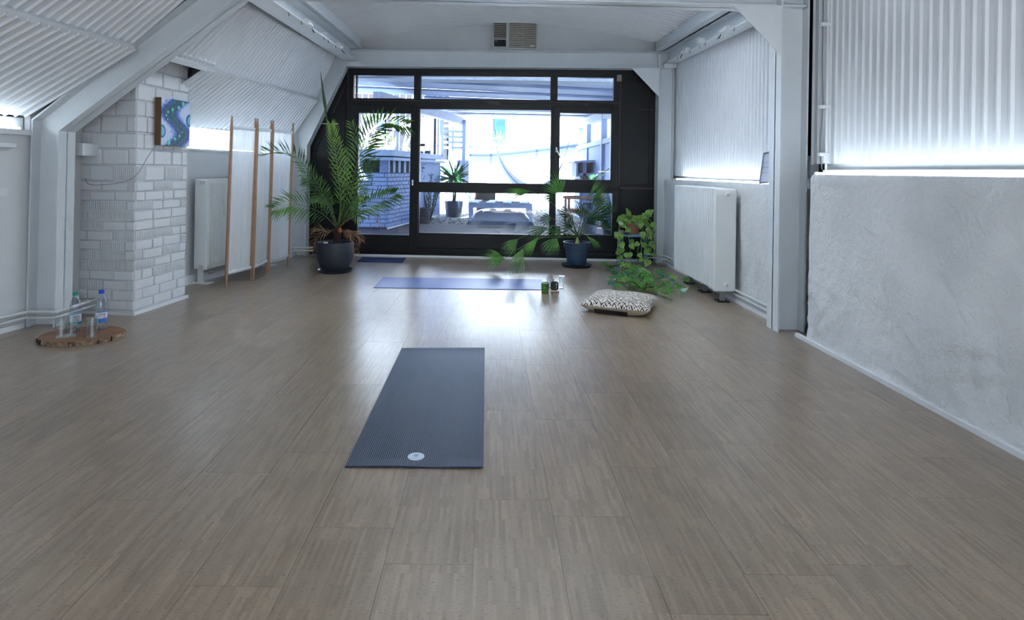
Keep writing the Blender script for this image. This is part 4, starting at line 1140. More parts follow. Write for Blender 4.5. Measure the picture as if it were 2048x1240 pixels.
# wooden board with bottles and glasses
bc = ground(165, 676); bc.z = 0
M['board_top'] = mat('oiled_wood_board', lin(150, 108, 70), 0.45, var=(14, 0.45), col2=lin(112, 74, 44), bump=(40, 0.3, 0.004))
M['board_bark'] = mat('split_wood_edge', lin(182, 160, 132), 0.7, var=(26, 0.6), col2=lin(70, 46, 28))
bd = thing('wooden_board', bc, 0, 'oval wooden serving board with a split edge on the floor', 'board')
n = 48; outl = []
for i in range(n):
    a = 2 * PI * i / n; outl.append((0.285 * math.cos(a) * (1 + 0.012 * math.sin(5 * a)), 0.235 * math.sin(a) * (1 + 0.015 * math.sin(4 * a + 1)) + 0.02 * math.cos(a)))
MB().prism([(x, y, 0.0) for x, y in outl], (0, 0, 0.032)).build('edge', 'board_bark', bd, local=True, bevel=0.003)
MB().prism([(x * 0.985, y * 0.985, 0.0305) for x, y in outl], (0, 0, 0.004)).build('top', 'board_top', bd, local=True)
for a in (3.75, 3.95, 4.05, 4.9, 5.0, 5.55, 5.9):
    x, y = 0.285 * math.cos(a), 0.235 * math.sin(a) + 0.02 * math.cos(a)
    MB().bar((x * 1.008, y * 1.008, 0.001), (x * 1.008, y * 1.008, 0.034), 0.004, 0.01, up=(x, y, 0)).build('edge_crack', mat('dark_crack_%d' % int(a * 100), lin(52, 34, 22), 0.9), bd, local=True)
def bottle(p, cap_col, band_cols, label, ink):
    root = thing('water_bottle', p, 0, label, 'bottle', 'water bottles')
    r = 0.041
    MB().lathe([(0.0, 0.006), (r * 0.6, 0.0), (r * 0.95, 0.012), (r, 0.03), (r, 0.055), (r * 0.97, 0.06), (r * 0.97, 0.14), (r, 0.145), (r, 0.175), (r * 0.94, 0.20), (r * 0.78, 0.232), (r * 0.52, 0.262), (r * 0.34, 0.278), (r * 0.34, 0.288)], 28).build('plastic_body', 'bottle_plastic', root, smooth=True, local=True)
    for i in range(5):
        a = 2 * PI * i / 5 + 0.3
        MB().lathe([(0.001, 0.0), (0.010, 0.003), (0.013, 0.012), (0.008, 0.022), (0.001, 0.026)], 8, (r * 0.66 * math.cos(a), r * 0.66 * math.sin(a), 0)).build('base_foot', 'bottle_plastic', root, smooth=True, local=True)
    MB().lathe([(r * 0.36, 0.283), (r * 0.46, 0.283), (r * 0.46, 0.310), (0.0, 0.312)], 20).build('cap', cap_col, root, smooth=True, local=True)
    rl_ = r * 0.97 + 0.0012
    for z0_, z1_, mm in band_cols:
        lb_ = MB().lathe([(rl_, z0_), (rl_, z1_)], 28).build('label_band', mm, root, smooth=True, local=True)
    def on(a, z, w, h, m, nm):
        q = MB(); k = 3
        for i in range(k):
            t0 = a + w * (i / k - 0.5) / r; t1 = a + w * ((i + 1) / k - 0.5) / r
            q.add([((rl_ + 0.0006) * math.cos(t0), (rl_ + 0.0006) * math.sin(t0), z), ((rl_ + 0.0006) * math.cos(t1), (rl_ + 0.0006) * math.sin(t1), z), ((rl_ + 0.0006) * math.cos(t1), (rl_ + 0.0006) * math.sin(t1), z + h), ((rl_ + 0.0006) * math.cos(t0), (rl_ + 0.0006) * math.sin(t0), z + h)], [(0, 1, 2, 3)])
        q.build(nm, m, lb_, local=True)
    fa = math.atan2(-p.y, -p.x)
    on(fa - 0.1, 0.125, 0.02, 0.004, ink, 'label_print'); on(fa + 0.5, 0.122, 0.018, 0.007, ink, 'label_print')
    on(fa + 0.05, 0.112, 0.012, 0.002, ink, 'label_print')
    for i in range(8):
        a = 2 * PI * i / 8
        on(fa + 0.62 + 0.0085 * math.cos(a) / r, 0.100 + 0.0085 * math.sin(a), 0.005, 0.005, redm, 'flower_petal')
    return root
redm = mat('label_red', lin(196, 40, 70), 0.5)
inkm = mat('label_ink', lin(40, 50, 90), 0.5)
lab_w = mat('label_white', lin(214, 222, 236), 0.5); lab_t = mat('label_teal', lin(40, 140, 150), 0.5); lab_b = mat('label_blue', lin(60, 120, 200), 0.5)
zt = 0.0355
b1 = ground(150, 664, zt); b2 = ground(202, 659, zt)
bottle(b1, mat('teal_cap', lin(30, 150, 130), 0.4), ((0.062, 0.085, lab_t), (0.085, 0.14, lab_w)), 'clear water bottle with a teal cap on the wooden board', inkm)
bottle(b2, mat('blue_cap', lin(28, 78, 214), 0.4), ((0.062, 0.094, lab_b), (0.094, 0.14, lab_w)), 'clear water bottle with a blue cap on the wooden board', inkm)
tumbler(ground(122, 675, zt), 0.040, 0.150, 'clear tumbler nearest the rim of the wooden board', 'tumblers on the wooden board')
tumbler(ground(142.5, 672.5, zt), 0.038, 0.150, 'clear tumbler in front of the teal-capped bottle', 'tumblers on the wooden board')
tumbler(ground(184, 674, zt), 0.039, 0.152, 'clear tumbler in front of the blue-capped bottle', 'tumblers on the wooden board')

# ================================================================== POTTED PLANTS
M['pot_grey'] = mat('charcoal_pot', lin(46, 52, 62), 0.55, var=(20, 0.12), bump=(90, 0.25, 0.003))
M['pot_blue'] = mat('slate_blue_pot', lin(48, 68, 92), 0.45, var=(12, 0.08))
M['saucer'] = mat('dark_saucer', lin(30, 40, 54), 0.4)
M['terracotta'] = mat('terracotta', lin(176, 124, 100), 0.7, var=(14, 0.12), bump=(60, 0.2, 0.003))
M['palm_green'] = leafmat('date_palm_green', lin(34, 74, 26), lin(84, 128, 46), 3.0, 0.14)
M['palm_bright'] = leafmat('young_palm_green', lin(70, 118, 40), lin(140, 176, 80), 3.0, 0.25)
M['palm_dry'] = leafmat('dry_palm_brown', lin(120, 86, 58), lin(176, 140, 104), 6.0, 0.2, 0.7)
M['palm_stem'] = mat('palm_stem', lin(74, 98, 44), 0.5, var=(20, 0.2))
M['trunk'] = mat('palm_trunk', lin(64, 48, 34), 0.9, var=(30, 0.4), bump=(40, 0.9, 0.02))
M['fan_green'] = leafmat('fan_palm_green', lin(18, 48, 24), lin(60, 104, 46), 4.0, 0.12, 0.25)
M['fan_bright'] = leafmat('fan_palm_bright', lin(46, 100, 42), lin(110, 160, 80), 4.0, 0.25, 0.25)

def frond(root, pts, L, m, n=34, w=0.010, start=0.22, spread=0.8, lift=0.35, droop=0.25, stem=0.006, seed=0, up=(0, 0, 1), name='frond', stem_mat='palm_stem'):
    r = random.Random(seed); P = curve_pts(pts, 40); mb = MB()
    mb.tube(P, [stem * (1 - 0.8 * i / 40) for i in range(41)], 6, m=1)
    n = int(n * 0.8); L *= 1.12
    for i in range(n):
        t = lerp(start, 1.0, (i + 0.5) / n); k = t * 40; j = min(int(k), 39)
        p = lerp(P[j], P[j + 1], k - j); T = (P[j + 1] - P[j]).normalized()
        S = T.cross(V(up))
        if S.length < 0.1: S = T.cross(V((0, 1, 0)))
        S.normalize(); U = S.cross(T).normalized()
        ll = L * (0.45 + 0.55 * math.sin(PI * min(1, (t - start) / (1 - start) * 0.85 + 0.15)))
        for s in (-1, 1):
            d = (S * s * spread + T * (0.55 + 0.5 * t) + U * lift * r.uniform(0.4, 1.6)).normalized()
            q = ll * r.uniform(0.8, 1.1)
            mid = p + d * q * 0.45; tip = p + d * q - V((0, 0, droop * q * r.uniform(0.3, 1.0)))
            b = d.cross(U).normalized() * w * r.uniform(0.8, 1.15)
            mb.add([p, mid + b, tip, mid - b, mid + U * w * 0.4], [(0, 1, 4), (0, 4, 3), (1, 2, 4), (4, 2, 3)])
    return mb.build(name, [m, stem_mat], root)

def pot(root, c, r_top, h, m, lip=0.0, soil=True, r_bot=None, belly=0.0, saucer=True, sr=None):
    r_bot = r_bot or r_top * 0.75; z0 = 0.03 if saucer else 0.0
    prof = [(0, z0), (r_bot * 0.93, z0), (r_bot, z0 + 0.012)]
    for i in range(1, 7):
        t = i / 6; prof.append((lerp(r_bot, r_top, t ** 0.8) + belly * math.sin(PI * t), z0 + 0.012 + (h - z0 - 0.012) * (t if not lip else t * 0.74)))
    if lip: prof += [(r_top + lip, z0 + (h - z0) * 0.76), (r_top + lip * 1.6, h)]
    rt_ = prof[-1][0]
    prof += [(rt_ - 0.016, h), (rt_ - 0.022, h - 0.05), (0, h - 0.055)]
    MB().lathe(prof, 40, c).build('pot', m, root, smooth=True)
    if soil: MB().lathe([(0, h - 0.035), (rt_ - 0.02, h - 0.04)], 30, c).build('soil', 'soil', root, smooth=True)
    if saucer:
        s = sr or r_bot * 1.35
        MB().lathe([(0, 0.0), (s * 0.9, 0.0), (s, 0.035), (s - 0.008, 0.035), (s * 0.88, 0.010), (0, 0.010)], 40, c).build('saucer', 'saucer', root, smooth=True)

# date palm
pc1 = V((-1.975, 7.72, 0))
dp = thing('potted_date_palm', pc1, 0, 'tall feathery date palm in a charcoal pot beside the glazed door', 'potted plant', 'potted plants')
pot(dp, pc1, 0.225, 0.385, 'pot_grey', r_bot=0.165, belly=0.035, sr=0.225)
MB().box(-2.085, 7.56, 0.345, -2.03, 7.565, 0.40).build('plant_tag', mat('pale_green_tag', lin(196, 214, 180), 0.5), dp)
tb = pc1 + V((0.01, 0, 0.33)); tt = pc1 + V((0.03, 0, 0.60))
MB().tube([tb, lerp(tb, tt, 0.35), lerp(tb, tt, 0.7), tt], [0.04, 0.05, 0.055, 0.03], 12).build('trunk', 'trunk', dp, smooth=True)
MB().lathe([(0.001, 0.0), (0.022, 0.012), (0.026, 0.04), (0.016, 0.065), (0.001, 0.075)], 10, pc1 + V((0.07, -0.05, 0.50))).build('husk', mat('orange_husk', lin(170, 84, 36), 0.8), dp, smooth=True)
cr0 = pc1 + V((0.03, 0, 0.55))
def fr(pix, L, m='palm_green', **k):
    s_ = k.get('seed', 0); k.setdefault('up', (0.25 * math.sin(s_ * 2.3), -0.85, 0.45 + 0.3 * math.sin(s_)))
    k['w'] = k.get('w', 0.010) * 0.75; k['n'] = int(k['n'] * 0.85); L *= 0.68
    return frond(dp, [cr0 + V((RND.uniform(-.02, .02), RND.uniform(-.02, .02), 0))] + [at(u, v, y) for u, v, y in pix], L, m, **k)
fr([(681, 400, 7.70), (670, 300, 7.66), (662, 250, 7.62)], 0.30, 'palm_bright', n=26, spread=0.45, lift=0.12, droop=0.0, start=0.30, w=0.011, stem=0.014, seed=1)
fr([(645, 385, 7.55), (600, 322, 7.40), (555, 305, 7.28), (500, 316, 7.2)], 0.34, n=40, lift=0.8, spread=0.6, droop=0.05, start=0.30, seed=2, w=0.013)
fr([(640, 425, 7.45), (590, 408, 7.2), (548, 418, 7.05)], 0.40, n=34, spread=0.9, lift=0.15, seed=3, w=0.014)
fr([(700, 375, 7.85), (724, 300, 8.0), (760, 248, 8.1), (812, 250, 8.2)], 0.50, 'palm_green', n=44, spread=0.85, lift=0.3, droop=0.25, seed=4, w=0.021)
fr([(700, 390, 7.75), (716, 310, 7.8), (703, 246, 7.85)], 0.30, 'palm_bright', n=28, spread=0.7, lift=0.2, seed=5)
fr([(715, 420, 7.9), (748, 405, 8.2), (790, 388, 8.4)], 0.44, n=34, spread=0.85, lift=0.2, seed=6, w=0.020)
fr([(650, 400, 7.5), (622, 365, 7.4), (604, 350, 7.3)], 0.32, n=26, spread=0.8, lift=0.3, seed=8)
fr([(660, 415, 7.3), (648, 400, 7.0), (640, 405, 6.9)], 0.32, n=24, spread=0.9, lift=0.3, seed=41)
fr([(700, 415, 7.3), (712, 408, 7.05), (722, 415, 6.95)], 0.32, n=24, spread=0.9, lift=0.3, seed=42)
fr([(690, 380, 7.5), (682, 330, 7.4), (674, 280, 7.35)], 0.28, 'palm_bright', n=26, spread=0.85, lift=0.1, seed=7)
fr([(650, 395, 7.9), (635, 365, 8.1), (612, 362, 8.2)], 0.28, n=22, spread=0.8, lift=0.3, seed=9)
fr([(660, 410, 7.35), (640, 390, 7.15), (630, 400, 7.0)], 0.26, n=22, spread=0.8, lift=0.2, seed=10)
fr([(700, 410, 7.4), (715, 390, 7.2), (728, 395, 7.1)], 0.28, 'palm_bright', n=22, spread=0.85, lift=0.2, seed=11)
fr([(710, 400, 8.0), (728, 370, 8.2), (736, 345, 8.4)], 0.28, n=22, spread=0.8, lift=0.3, seed=12)
fr([(665, 420, 7.4), (655, 395, 7.1), (650, 385, 6.95)], 0.24, n=20, spread=0.9, lift=0.1, seed=13)
fr([(690, 430, 7.6), (705, 425, 7.5), (722, 440, 7.45)], 0.22, n=18, spread=0.9, lift=0.1, seed=15)
fr([(684, 390, 7.95), (690, 330, 8.1), (688, 300, 8.2)], 0.26, n=22, spread=0.85, lift=0.1, seed=16)
fr([(705, 400, 7.65), (730, 350, 7.6), (752, 318, 7.6)], 0.30, n=28, spread=0.85, lift=0.2, seed=19, w=0.011)
b0_, b1_ = at(655, 250, 7.63), at(640, 137, 7.6)
nb = MB(); nb.add([b0_, lerp(b0_, b1_, 0.4) + V((0.022, 0, 0)), b1_, lerp(b0_, b1_, 0.4) - V((0.020, 0, 0)), lerp(b0_, b1_, 0.4) + V((0, -0.012, 0)), lerp(b0_, b1_, 0.4) + V((0, 0.012, 0))], [(0, 1, 4), (0, 4, 3), (1, 2, 4), (4, 2, 3), (0, 5, 1), (0, 3, 5), (1, 5, 2), (5, 3, 2)])
nb.build('spear_leaf', 'palm_green', dp)
for i, q in enumerate([[(655, 462, 7.65), (632, 472, 7.5), (623, 500, 7.45)], [(690, 462, 7.6), (703, 470, 7.5), (714, 505, 7.45)], [(690, 465, 7.75), (712, 468, 7.8), (722, 480, 7.85)], [(715, 428, 7.95), (742, 425, 8.2), (762, 452, 8.3)], [(655, 465, 7.8), (640, 458, 7.8), (628, 460, 7.8)]]):
    fr(q, 0.20, 'palm_dry', n=16, spread=0.5, lift=0.0, droop=0.35, seed=30 + i, w=0.006, stem=0.005, name='dry_frond', stem_mat='palm_dry')

# fan palm
pc2 = V((1.235, 8.43, 0))
fpalm = thing('potted_fan_palm', pc2, 0, 'spreading fan palm in a slate blue pot before the low pane', 'potted plant', 'potted plants')
pot(fpalm, pc2, 0.168, 0.345, 'pot_blue', lip=0.014, r_bot=0.125, sr=0.215)
MB().tube([pc2 + V((0.0, 0, 0.29)), pc2 + V((0.005, 0, 0.36)), pc2 + V((0.005, 0, 0.44))], [0.05, 0.055, 0.03], 12).build('trunk', 'trunk', fpalm, smooth=True)
hc0 = pc2 + V((0.01, 0, 0.40))
def fan(hub, tip, ang, n=13, m='fan_green', seed=0, bow=0.2):
    r = random.Random(seed); mb = MB()
    mid = lerp(hc0, hub, 0.55) + V((0, 0, bow * (hub - hc0).length))
    st = curve_pts([hc0 + V((r.uniform(-.03, .03), r.uniform(-.03, .03), 0)), mid, hub], 14)
    mb.tube(st, [0.007 - 0.004 * i / 14 for i in range(15)], 6, m=1)
    D = tip - hub; L = D.length * 1.25; D = D.normalized()
    toC = V((0, -1, 0.25)); N_ = (toC - D * toC.dot(D)); N_.normalize()
    N_ = (Matrix.Rotation(r.uniform(-0.5, 0.5), 4, D) @ N_)
    for i in range(n):
        t = (i / (n - 1)) * 2 - 1; a = t * ang
        d = (Matrix.Rotation(a, 4, N_) @ D); q = L * (1 - 0.22 * t * t) * r.uniform(0.93, 1.04)
        s = N_.cross(d).normalized(); wd_ = q * math.sin(ang / n) * 0.36 + 0.0025
        md = hub + d * q * 0.5 + N_ * 0.006 * (1 if i % 2 else -1); tp2 = hub + d * q - V((0, 0, 0.10 * q * r.random())) - N_ * 0.05 * q
        mb.add([hub, md + s * wd_, tp2, md - s * wd_, md + N_ * wd_ * 0.7], [(0, 1, 4), (0, 4, 3), (1, 2, 4), (4, 2, 3)])
    return mb.build('fan_leaf', [m, 'palm_stem'], fpalm)
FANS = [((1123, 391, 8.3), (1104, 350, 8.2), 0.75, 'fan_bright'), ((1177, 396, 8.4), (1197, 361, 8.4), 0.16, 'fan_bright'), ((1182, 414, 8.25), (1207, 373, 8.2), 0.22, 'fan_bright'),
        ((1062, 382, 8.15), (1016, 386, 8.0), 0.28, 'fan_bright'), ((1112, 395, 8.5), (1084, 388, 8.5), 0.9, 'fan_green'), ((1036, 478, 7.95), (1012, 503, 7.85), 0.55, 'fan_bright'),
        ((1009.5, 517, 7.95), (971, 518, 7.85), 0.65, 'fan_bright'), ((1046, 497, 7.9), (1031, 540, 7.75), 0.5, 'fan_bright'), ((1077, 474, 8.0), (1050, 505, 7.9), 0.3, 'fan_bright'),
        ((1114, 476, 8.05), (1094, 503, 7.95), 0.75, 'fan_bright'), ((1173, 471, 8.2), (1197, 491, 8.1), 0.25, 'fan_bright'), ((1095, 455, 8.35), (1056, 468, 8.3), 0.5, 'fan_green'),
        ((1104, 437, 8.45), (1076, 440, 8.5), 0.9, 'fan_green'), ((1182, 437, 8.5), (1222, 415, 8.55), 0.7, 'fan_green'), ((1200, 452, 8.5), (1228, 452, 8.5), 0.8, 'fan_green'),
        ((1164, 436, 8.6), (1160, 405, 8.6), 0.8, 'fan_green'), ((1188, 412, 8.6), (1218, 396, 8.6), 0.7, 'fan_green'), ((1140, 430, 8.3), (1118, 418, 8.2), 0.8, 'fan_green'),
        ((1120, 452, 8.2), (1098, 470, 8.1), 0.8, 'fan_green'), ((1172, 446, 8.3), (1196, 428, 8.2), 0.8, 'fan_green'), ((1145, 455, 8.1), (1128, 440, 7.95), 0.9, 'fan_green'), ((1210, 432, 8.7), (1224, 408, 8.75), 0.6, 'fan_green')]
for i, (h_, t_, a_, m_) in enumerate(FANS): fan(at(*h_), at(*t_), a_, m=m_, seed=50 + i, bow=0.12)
MB().tube([pc2 + V((0.0, -0.06, 0.33)), pc2 + V((0.0, -0.05, 0.42))], [0.035, 0.008], 8).build('new_shoot', mat('pale_shoot', lin(150, 158, 92), 0.6), fpalm, smooth=True)

# plant stand
ps = V((2.02, 8.47, 0)); TOP = 0.47
M['stand_blue'] = mat('sky_blue_lacquer', lin(84, 134, 170), 0.35)
sdn = thing('plant_stand', ps, 0, 'light blue metal plant stand with slim double legs', 'stand')
tp_z = TOP
MB().lathe([(0, tp_z - 0.03), (0.215, tp_z - 0.03), (0.22, tp_z - 0.025), (0.22, tp_z), (0, tp_z)], 6, ps).build('top', 'stand_blue', sdn, bevel=0.004)
for (x, y) in ((-0.20, -0.10), (-0.18, 0.12), (0.14, -0.16), (0.18, -0.12), (0.17, 0.13), (-0.17, -0.14)):
    MB().tube([ps + V((x * 0.95, y * 0.95, tp_z - 0.03)), ps + V((x * 1.02, y * 1.02, 0.0))], 0.008, 8).build('leg', 'stand_blue', sdn, smooth=True)
MB().tube([ps + V((0.18 * math.cos(a), 0.16 * math.sin(a), 0.09)) for a in [2 * PI * i / 24 for i in range(25)]], 0.005, 6).build('ring', 'stand_blue', sdn)

# stones and shell on the stand
for k, (dx, dy, sx, sz, lab, m) in enumerate(((-0.17, -0.06, 0.05, 0.035, 'grey pebble on the blue plant stand', lin(150, 148, 150)), (-0.15, 0.02, 0.045, 0.05, 'taller grey pebble on the blue plant stand', lin(128, 126, 130)))):
    o = MB().lathe([(0.001, 0), (sx * 0.8, 0.004), (sx, sz * 0.5), (sx * 0.75, sz * 0.9), (0.001, sz)], 12, ps + V((dx, dy, TOP)), sx=1.1, sy=0.8).build('pebble', mat('pebble_%d' % k, m, 0.8, var=(30, 0.3)), smooth=True)
    tag(o, lab, 'pebble', 'pebbles on the stand')

# pothos
pth = thing('potted_pothos', ps + V((0.01, 0.0, TOP)), 0, 'trailing variegated pothos in a terracotta pot on the blue stand', 'potted plant', 'potted plants')
pcc = ps + V((0.01, 0.0, TOP))
MB().lathe([(0, 0.012), (0.078, 0.012), (0.082, 0.02), (0.103, 0.15), (0.115, 0.155), (0.118, 0.215), (0.105, 0.215), (0.10, 0.19), (0, 0.185)], 36, pcc).build('pot', 'terracotta', pth, smooth=True)
MB().lathe([(0, 0), (0.10, 0), (0.115, 0.02), (0.107, 0.02), (0.095, 0.008), (0, 0.008)], 30, pcc).build('saucer', 'terracotta', pth, smooth=True)
MB().lathe([(0, 0.200), (0.102, 0.197)], 24, pcc).build('soil', 'soil', pth)
M['pothos'] = leafmat('pothos_leaf', lin(66, 128, 38), lin(176, 200, 110), 9.0, 0.35, 0.3, 0.42, 0.62)
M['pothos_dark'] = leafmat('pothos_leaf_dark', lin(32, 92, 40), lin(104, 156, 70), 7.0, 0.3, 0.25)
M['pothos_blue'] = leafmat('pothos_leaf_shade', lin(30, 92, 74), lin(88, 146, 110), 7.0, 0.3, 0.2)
M['vine'] = mat('pothos_vine', lin(120, 150, 70), 0.5)
def leaf_mesh(name, m):
    mb = MB()
    out = [(0, 0), (0.16, -0.06), (0.36, 0.02), (0.46, 0.24), (0.38, 0.52), (0.20, 0.80), (0.0, 1.02)]
    ctr_ = [(0, 0.0), (0, 0.12), (0, 0.3), (0, 0.52), (0, 0.72), (0, 0.9)]
    vv = [(0, y, -0.12 * y * y) for _, y in ctr_]; n0 = len(vv)
    R_ = [(x, y, 0.10 * abs(x) * 1.5 - 0.14 * max(y, 0) ** 2) for x, y in out]; L_ = [(-x, y, z) for x, y, z in R_]
    vv += R_ + L_
    r0_, l0_ = n0, n0 + len(R_)
    fs = []
    for b, sgn in ((r0_, 1), (l0_, -1)):
        q = [(0, b + 1, b + 2), (0, b + 2, 1), (1, b + 2, b + 3), (1, b + 3, 2), (2, b + 3, b + 4), (2, b + 4, 3), (3, b + 4, b + 5), (3, b + 5, 4), (4, b + 5, 5), (5, b + 5, b + 6)]
        fs += [t if sgn > 0 else t[::-1] for t in q]
    mb.add(vv, fs); return mb.mesh(name, m, smooth=True)
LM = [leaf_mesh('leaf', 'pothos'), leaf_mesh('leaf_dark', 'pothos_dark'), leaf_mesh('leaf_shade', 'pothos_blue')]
rl2 = random.Random(77)
inv = WM[pth.name].inverted()
def put_leaf(p, d, size, which, nrm=None):
    d = d.normalized(); n = nrm or V((rl2.uniform(-0.5, 0.5), -0.7, 0.6))
    x = d.cross(n)
    if x.length < 1e-3: x = V((1, 0, 0))
    x.normalize(); n = x.cross(d).normalized()
    mt = Matrix.Identity(4); mt.col[0][:3] = x * size; mt.col[1][:3] = d * size; mt.col[2][:3] = n * size; mt.col[3][:3] = p
    place('leaf', LM[which], pth, inv @ mt)
def vine(pts, nl, s0, s1, kind, hang=True, t0=0.05):
    P = curve_pts(pts, 36)
    MB().tube(P, 0.0035, 5).build('vine', 'vine', pth, smooth=True)
    for i in range(nl):
        t = lerp(t0, 1.0, (i + rl2.random() * 0.7) / nl); k = min(t * 36, 35.99); j = int(k); p = lerp(P[j], P[j + 1], k - j)
        if hang: d = V((rl2.uniform(-0.8, 0.8), rl2.uniform(-0.7, 0.1), rl2.uniform(-1.0, 0.1))); q = p + d.normalized() * 0.025
        else: d = V((rl2.uniform(-1, 1), rl2.uniform(-1, 0.6), rl2.uniform(0.0, 0.5))); q = p + V((0, 0, rl2.uniform(0.02, 0.10)))
        MB_ = None
        sz = rl2.uniform(s0, s1)
        if q.z < 0.03: q.z = 0.03
        if not hang: d.z = max(d.z, 0.05)
        put_leaf(q, d, sz, kind if rl2.random() < 0.7 else rl2.choice((0, 1)), None if hang else V((rl2.uniform(-.5, .5), rl2.uniform(-0.8, 0.1), 1)))
        if not hang: MB().tube([p, q], 0.0018, 4).build('leaf_stalk', 'vine', pth)
rim = pcc + V((0, 0, 0.21))
def rp_(a, r=0.115, z=0.0): return rim + V((r * math.cos(a), r * math.sin(a), z))
for a in (3.3, 3.6, 4.0, 4.4, 5.0, 5.5, 5.9, 0.3, 2.6, 1.6):
    vine([rp_(a, 0.05, -0.01), rp_(a, 0.10, 0.05), rp_(a, 0.15, 0.03), rp_(a, 0.17, -0.05)], 3, 0.07, 0.105, 0, True, 0.3)
put_leaf(rp_(3.4, 0.06, 0.03), V((-0.3, -0.1, 1)), 0.13, 0); put_leaf(rp_(0.1, 0.2, 0.06), V((0.6, 0, 0.5)), 0.12, 0)
h1 = [at(u, v, 8.27) for u, v in ((1243, 440), (1240, 470), (1247, 500), (1252, 530))]
vine([rp_(3.6, 0.1, 0.02)] + h1, 11, 0.065, 0.105, 0)
vine([rp_(3.3, 0.1, 0.02)] + [at(u, v, 8.3) for u, v in ((1240, 445), (1236, 480), (1238, 512))], 7, 0.07, 0.10, 0)
vine([rp_(5.3, 0.1, 0.02)] + [at(u, v, 8.25) for u, v in ((1285, 440), (1284, 470), (1276, 500), (1272, 535), (1268, 552))], 12, 0.07, 0.115, 0)
vine([rp_(5.7, 0.1, 0.02)] + [at(u, v, 8.3) for u, v in ((1290, 450), (1296, 475), (1300, 500), (1298, 520))], 10, 0.07, 0.12, 0)
vine([rp_(5.9, 0.1, 0.02)] + [at(u, v, 8.35) for u, v in ((1300, 440), (1306, 465), (1312, 490))], 4, 0.07, 0.10, 0)
vine([rp_(4.2, 0.1, 0.02)] + [at(u, v, 8.22) for u, v in ((1258, 480), (1262, 510), (1258, 545), (1250, 560))], 8, 0.07, 0.10, 0)
def fl(u, v): return ground(u, v, 0.012)
FV = [[(1268, 552), (1245, 545), (1225, 540), (1212, 538)], [(1268, 552), (1240, 560), (1225, 572), (1232, 585)], [(1255, 552), (1262, 568), (1285, 582), (1310, 578)], [(1262, 552), (1290, 565), (1325, 572), (1355, 590)],
      [(1272, 555), (1310, 560), (1340, 572), (1362, 596)], [(1270, 560), (1280, 575), (1320, 590), (1345, 600)], [(1250, 556), (1250, 570), (1270, 580), (1255, 578)], [(1300, 520), (1320, 532), (1335, 528), (1342, 516)],
      [(1345, 575), (1370, 578), (1392, 572), (1398, 580)]]
for i, q in enumerate(FV):
    far_ = i in (7, 8)
    pts = [fl(u, v) for u, v in q]
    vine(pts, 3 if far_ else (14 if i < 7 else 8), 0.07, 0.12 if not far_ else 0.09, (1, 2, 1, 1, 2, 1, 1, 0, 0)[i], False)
put_leaf(fl(1275, 562) + V((0, 0, 0.10)), V((0.7, -0.4, 0.1)), 0.17, 1, V((0, -0.7, 0.7))); put_leaf(fl(1248, 566) + V((0, 0, 0.08)), V((-0.4, -0.5, -0.1)), 0.15, 1, V((0, -0.7, 0.7)))

# ================================================================== THE TERRACE OUTSIDE
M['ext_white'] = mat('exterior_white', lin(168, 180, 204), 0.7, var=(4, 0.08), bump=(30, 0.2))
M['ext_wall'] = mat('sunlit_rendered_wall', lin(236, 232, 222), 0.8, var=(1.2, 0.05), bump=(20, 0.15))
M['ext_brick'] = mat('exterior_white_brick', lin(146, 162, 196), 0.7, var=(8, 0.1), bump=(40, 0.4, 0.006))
M['ext_mortar'] = mat('exterior_grey_mortar', lin(64, 74, 98), 0.8, var=(10, 0.2))
M['deck'] = mat('weathered_deck', lin(62, 52, 56), 0.75, var=(9, 0.35), bump=(40, 0.3, 0.004))
M['gravel'] = mat('pale_gravel', lin(176, 172, 164), 0.9, var=(30, 0.5), col2=lin(110, 104, 90), bump=(50, 1.0, 0.03))
M['hole_shade'] = mat('opening_shade', lin(14, 16, 20), 0.9)  # near-black fill: the shade inside the openings is put into the colour
M['dark_wood_fence'] = mat('dark_fence', lin(40, 34, 36), 0.8, var=(12, 0.4))
M['blue_grey'] = mat('blue_grey_paint', lin(54, 74, 104), 0.6, var=(5, 0.1))
M['stone_beam'] = mat('pale_stone_beam', lin(200, 200, 206), 0.8, var=(14, 0.25), bump=(25, 0.6, 0.01))
M['teak'] = mat('weathered_teak', lin(128, 84, 66), 0.6, var=(18, 0.25))
DZ = 0.15
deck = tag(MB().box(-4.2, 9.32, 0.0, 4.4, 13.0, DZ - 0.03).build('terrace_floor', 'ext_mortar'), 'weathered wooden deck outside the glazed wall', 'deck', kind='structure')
dk = MB().box(-4.2, 0, -0.026, 4.4, 0.133, 0.0).mesh('plank', 'deck')
for i in range(26): place('plank', dk, deck, Matrix.Translation((0, 9.34 + i * 0.141, DZ)))
gr = MB().box(-8, 13.0, -0.2, 10, 21.0, 0.08)
tag(gr.build('terrace_ground', 'gravel'), 'pale gravel bed between deck and garden wall', 'ground', kind='structure')
gs = MB(); rg = random.Random(9)
for i in range(3800):
    y = 13.0 + 7.2 * rg.random() ** 1.4; x = rg.uniform(-1.6, 3.6); s = rg.uniform(0.015, 0.04); c0 = V((x, y, 0.082)); a = rg.uniform(0, 6)
    q = [c0 + V((s * math.cos(a + k * 2.1) * rg.uniform(.7, 1.2), s * math.sin(a + k * 2.1) * rg.uniform(.7, 1.2), 0)) for k in range(3)]
    gs.add(q + [c0 + V((0, 0, s * rg.uniform(0.5, 0.9)))], [(0, 1, 3), (1, 2, 3), (2, 0, 3)], rg.choice((0, 0, 0, 1, 2)))
tag(gs.build('gravel', [mat('stone_white', lin(206, 204, 198), 0.8), mat('stone_ochre', lin(150, 128, 84), 0.9), mat('stone_grey', lin(120, 118, 116), 0.9)]), 'loose pale and ochre pebbles on the terrace', 'gravel', kind='stuff')

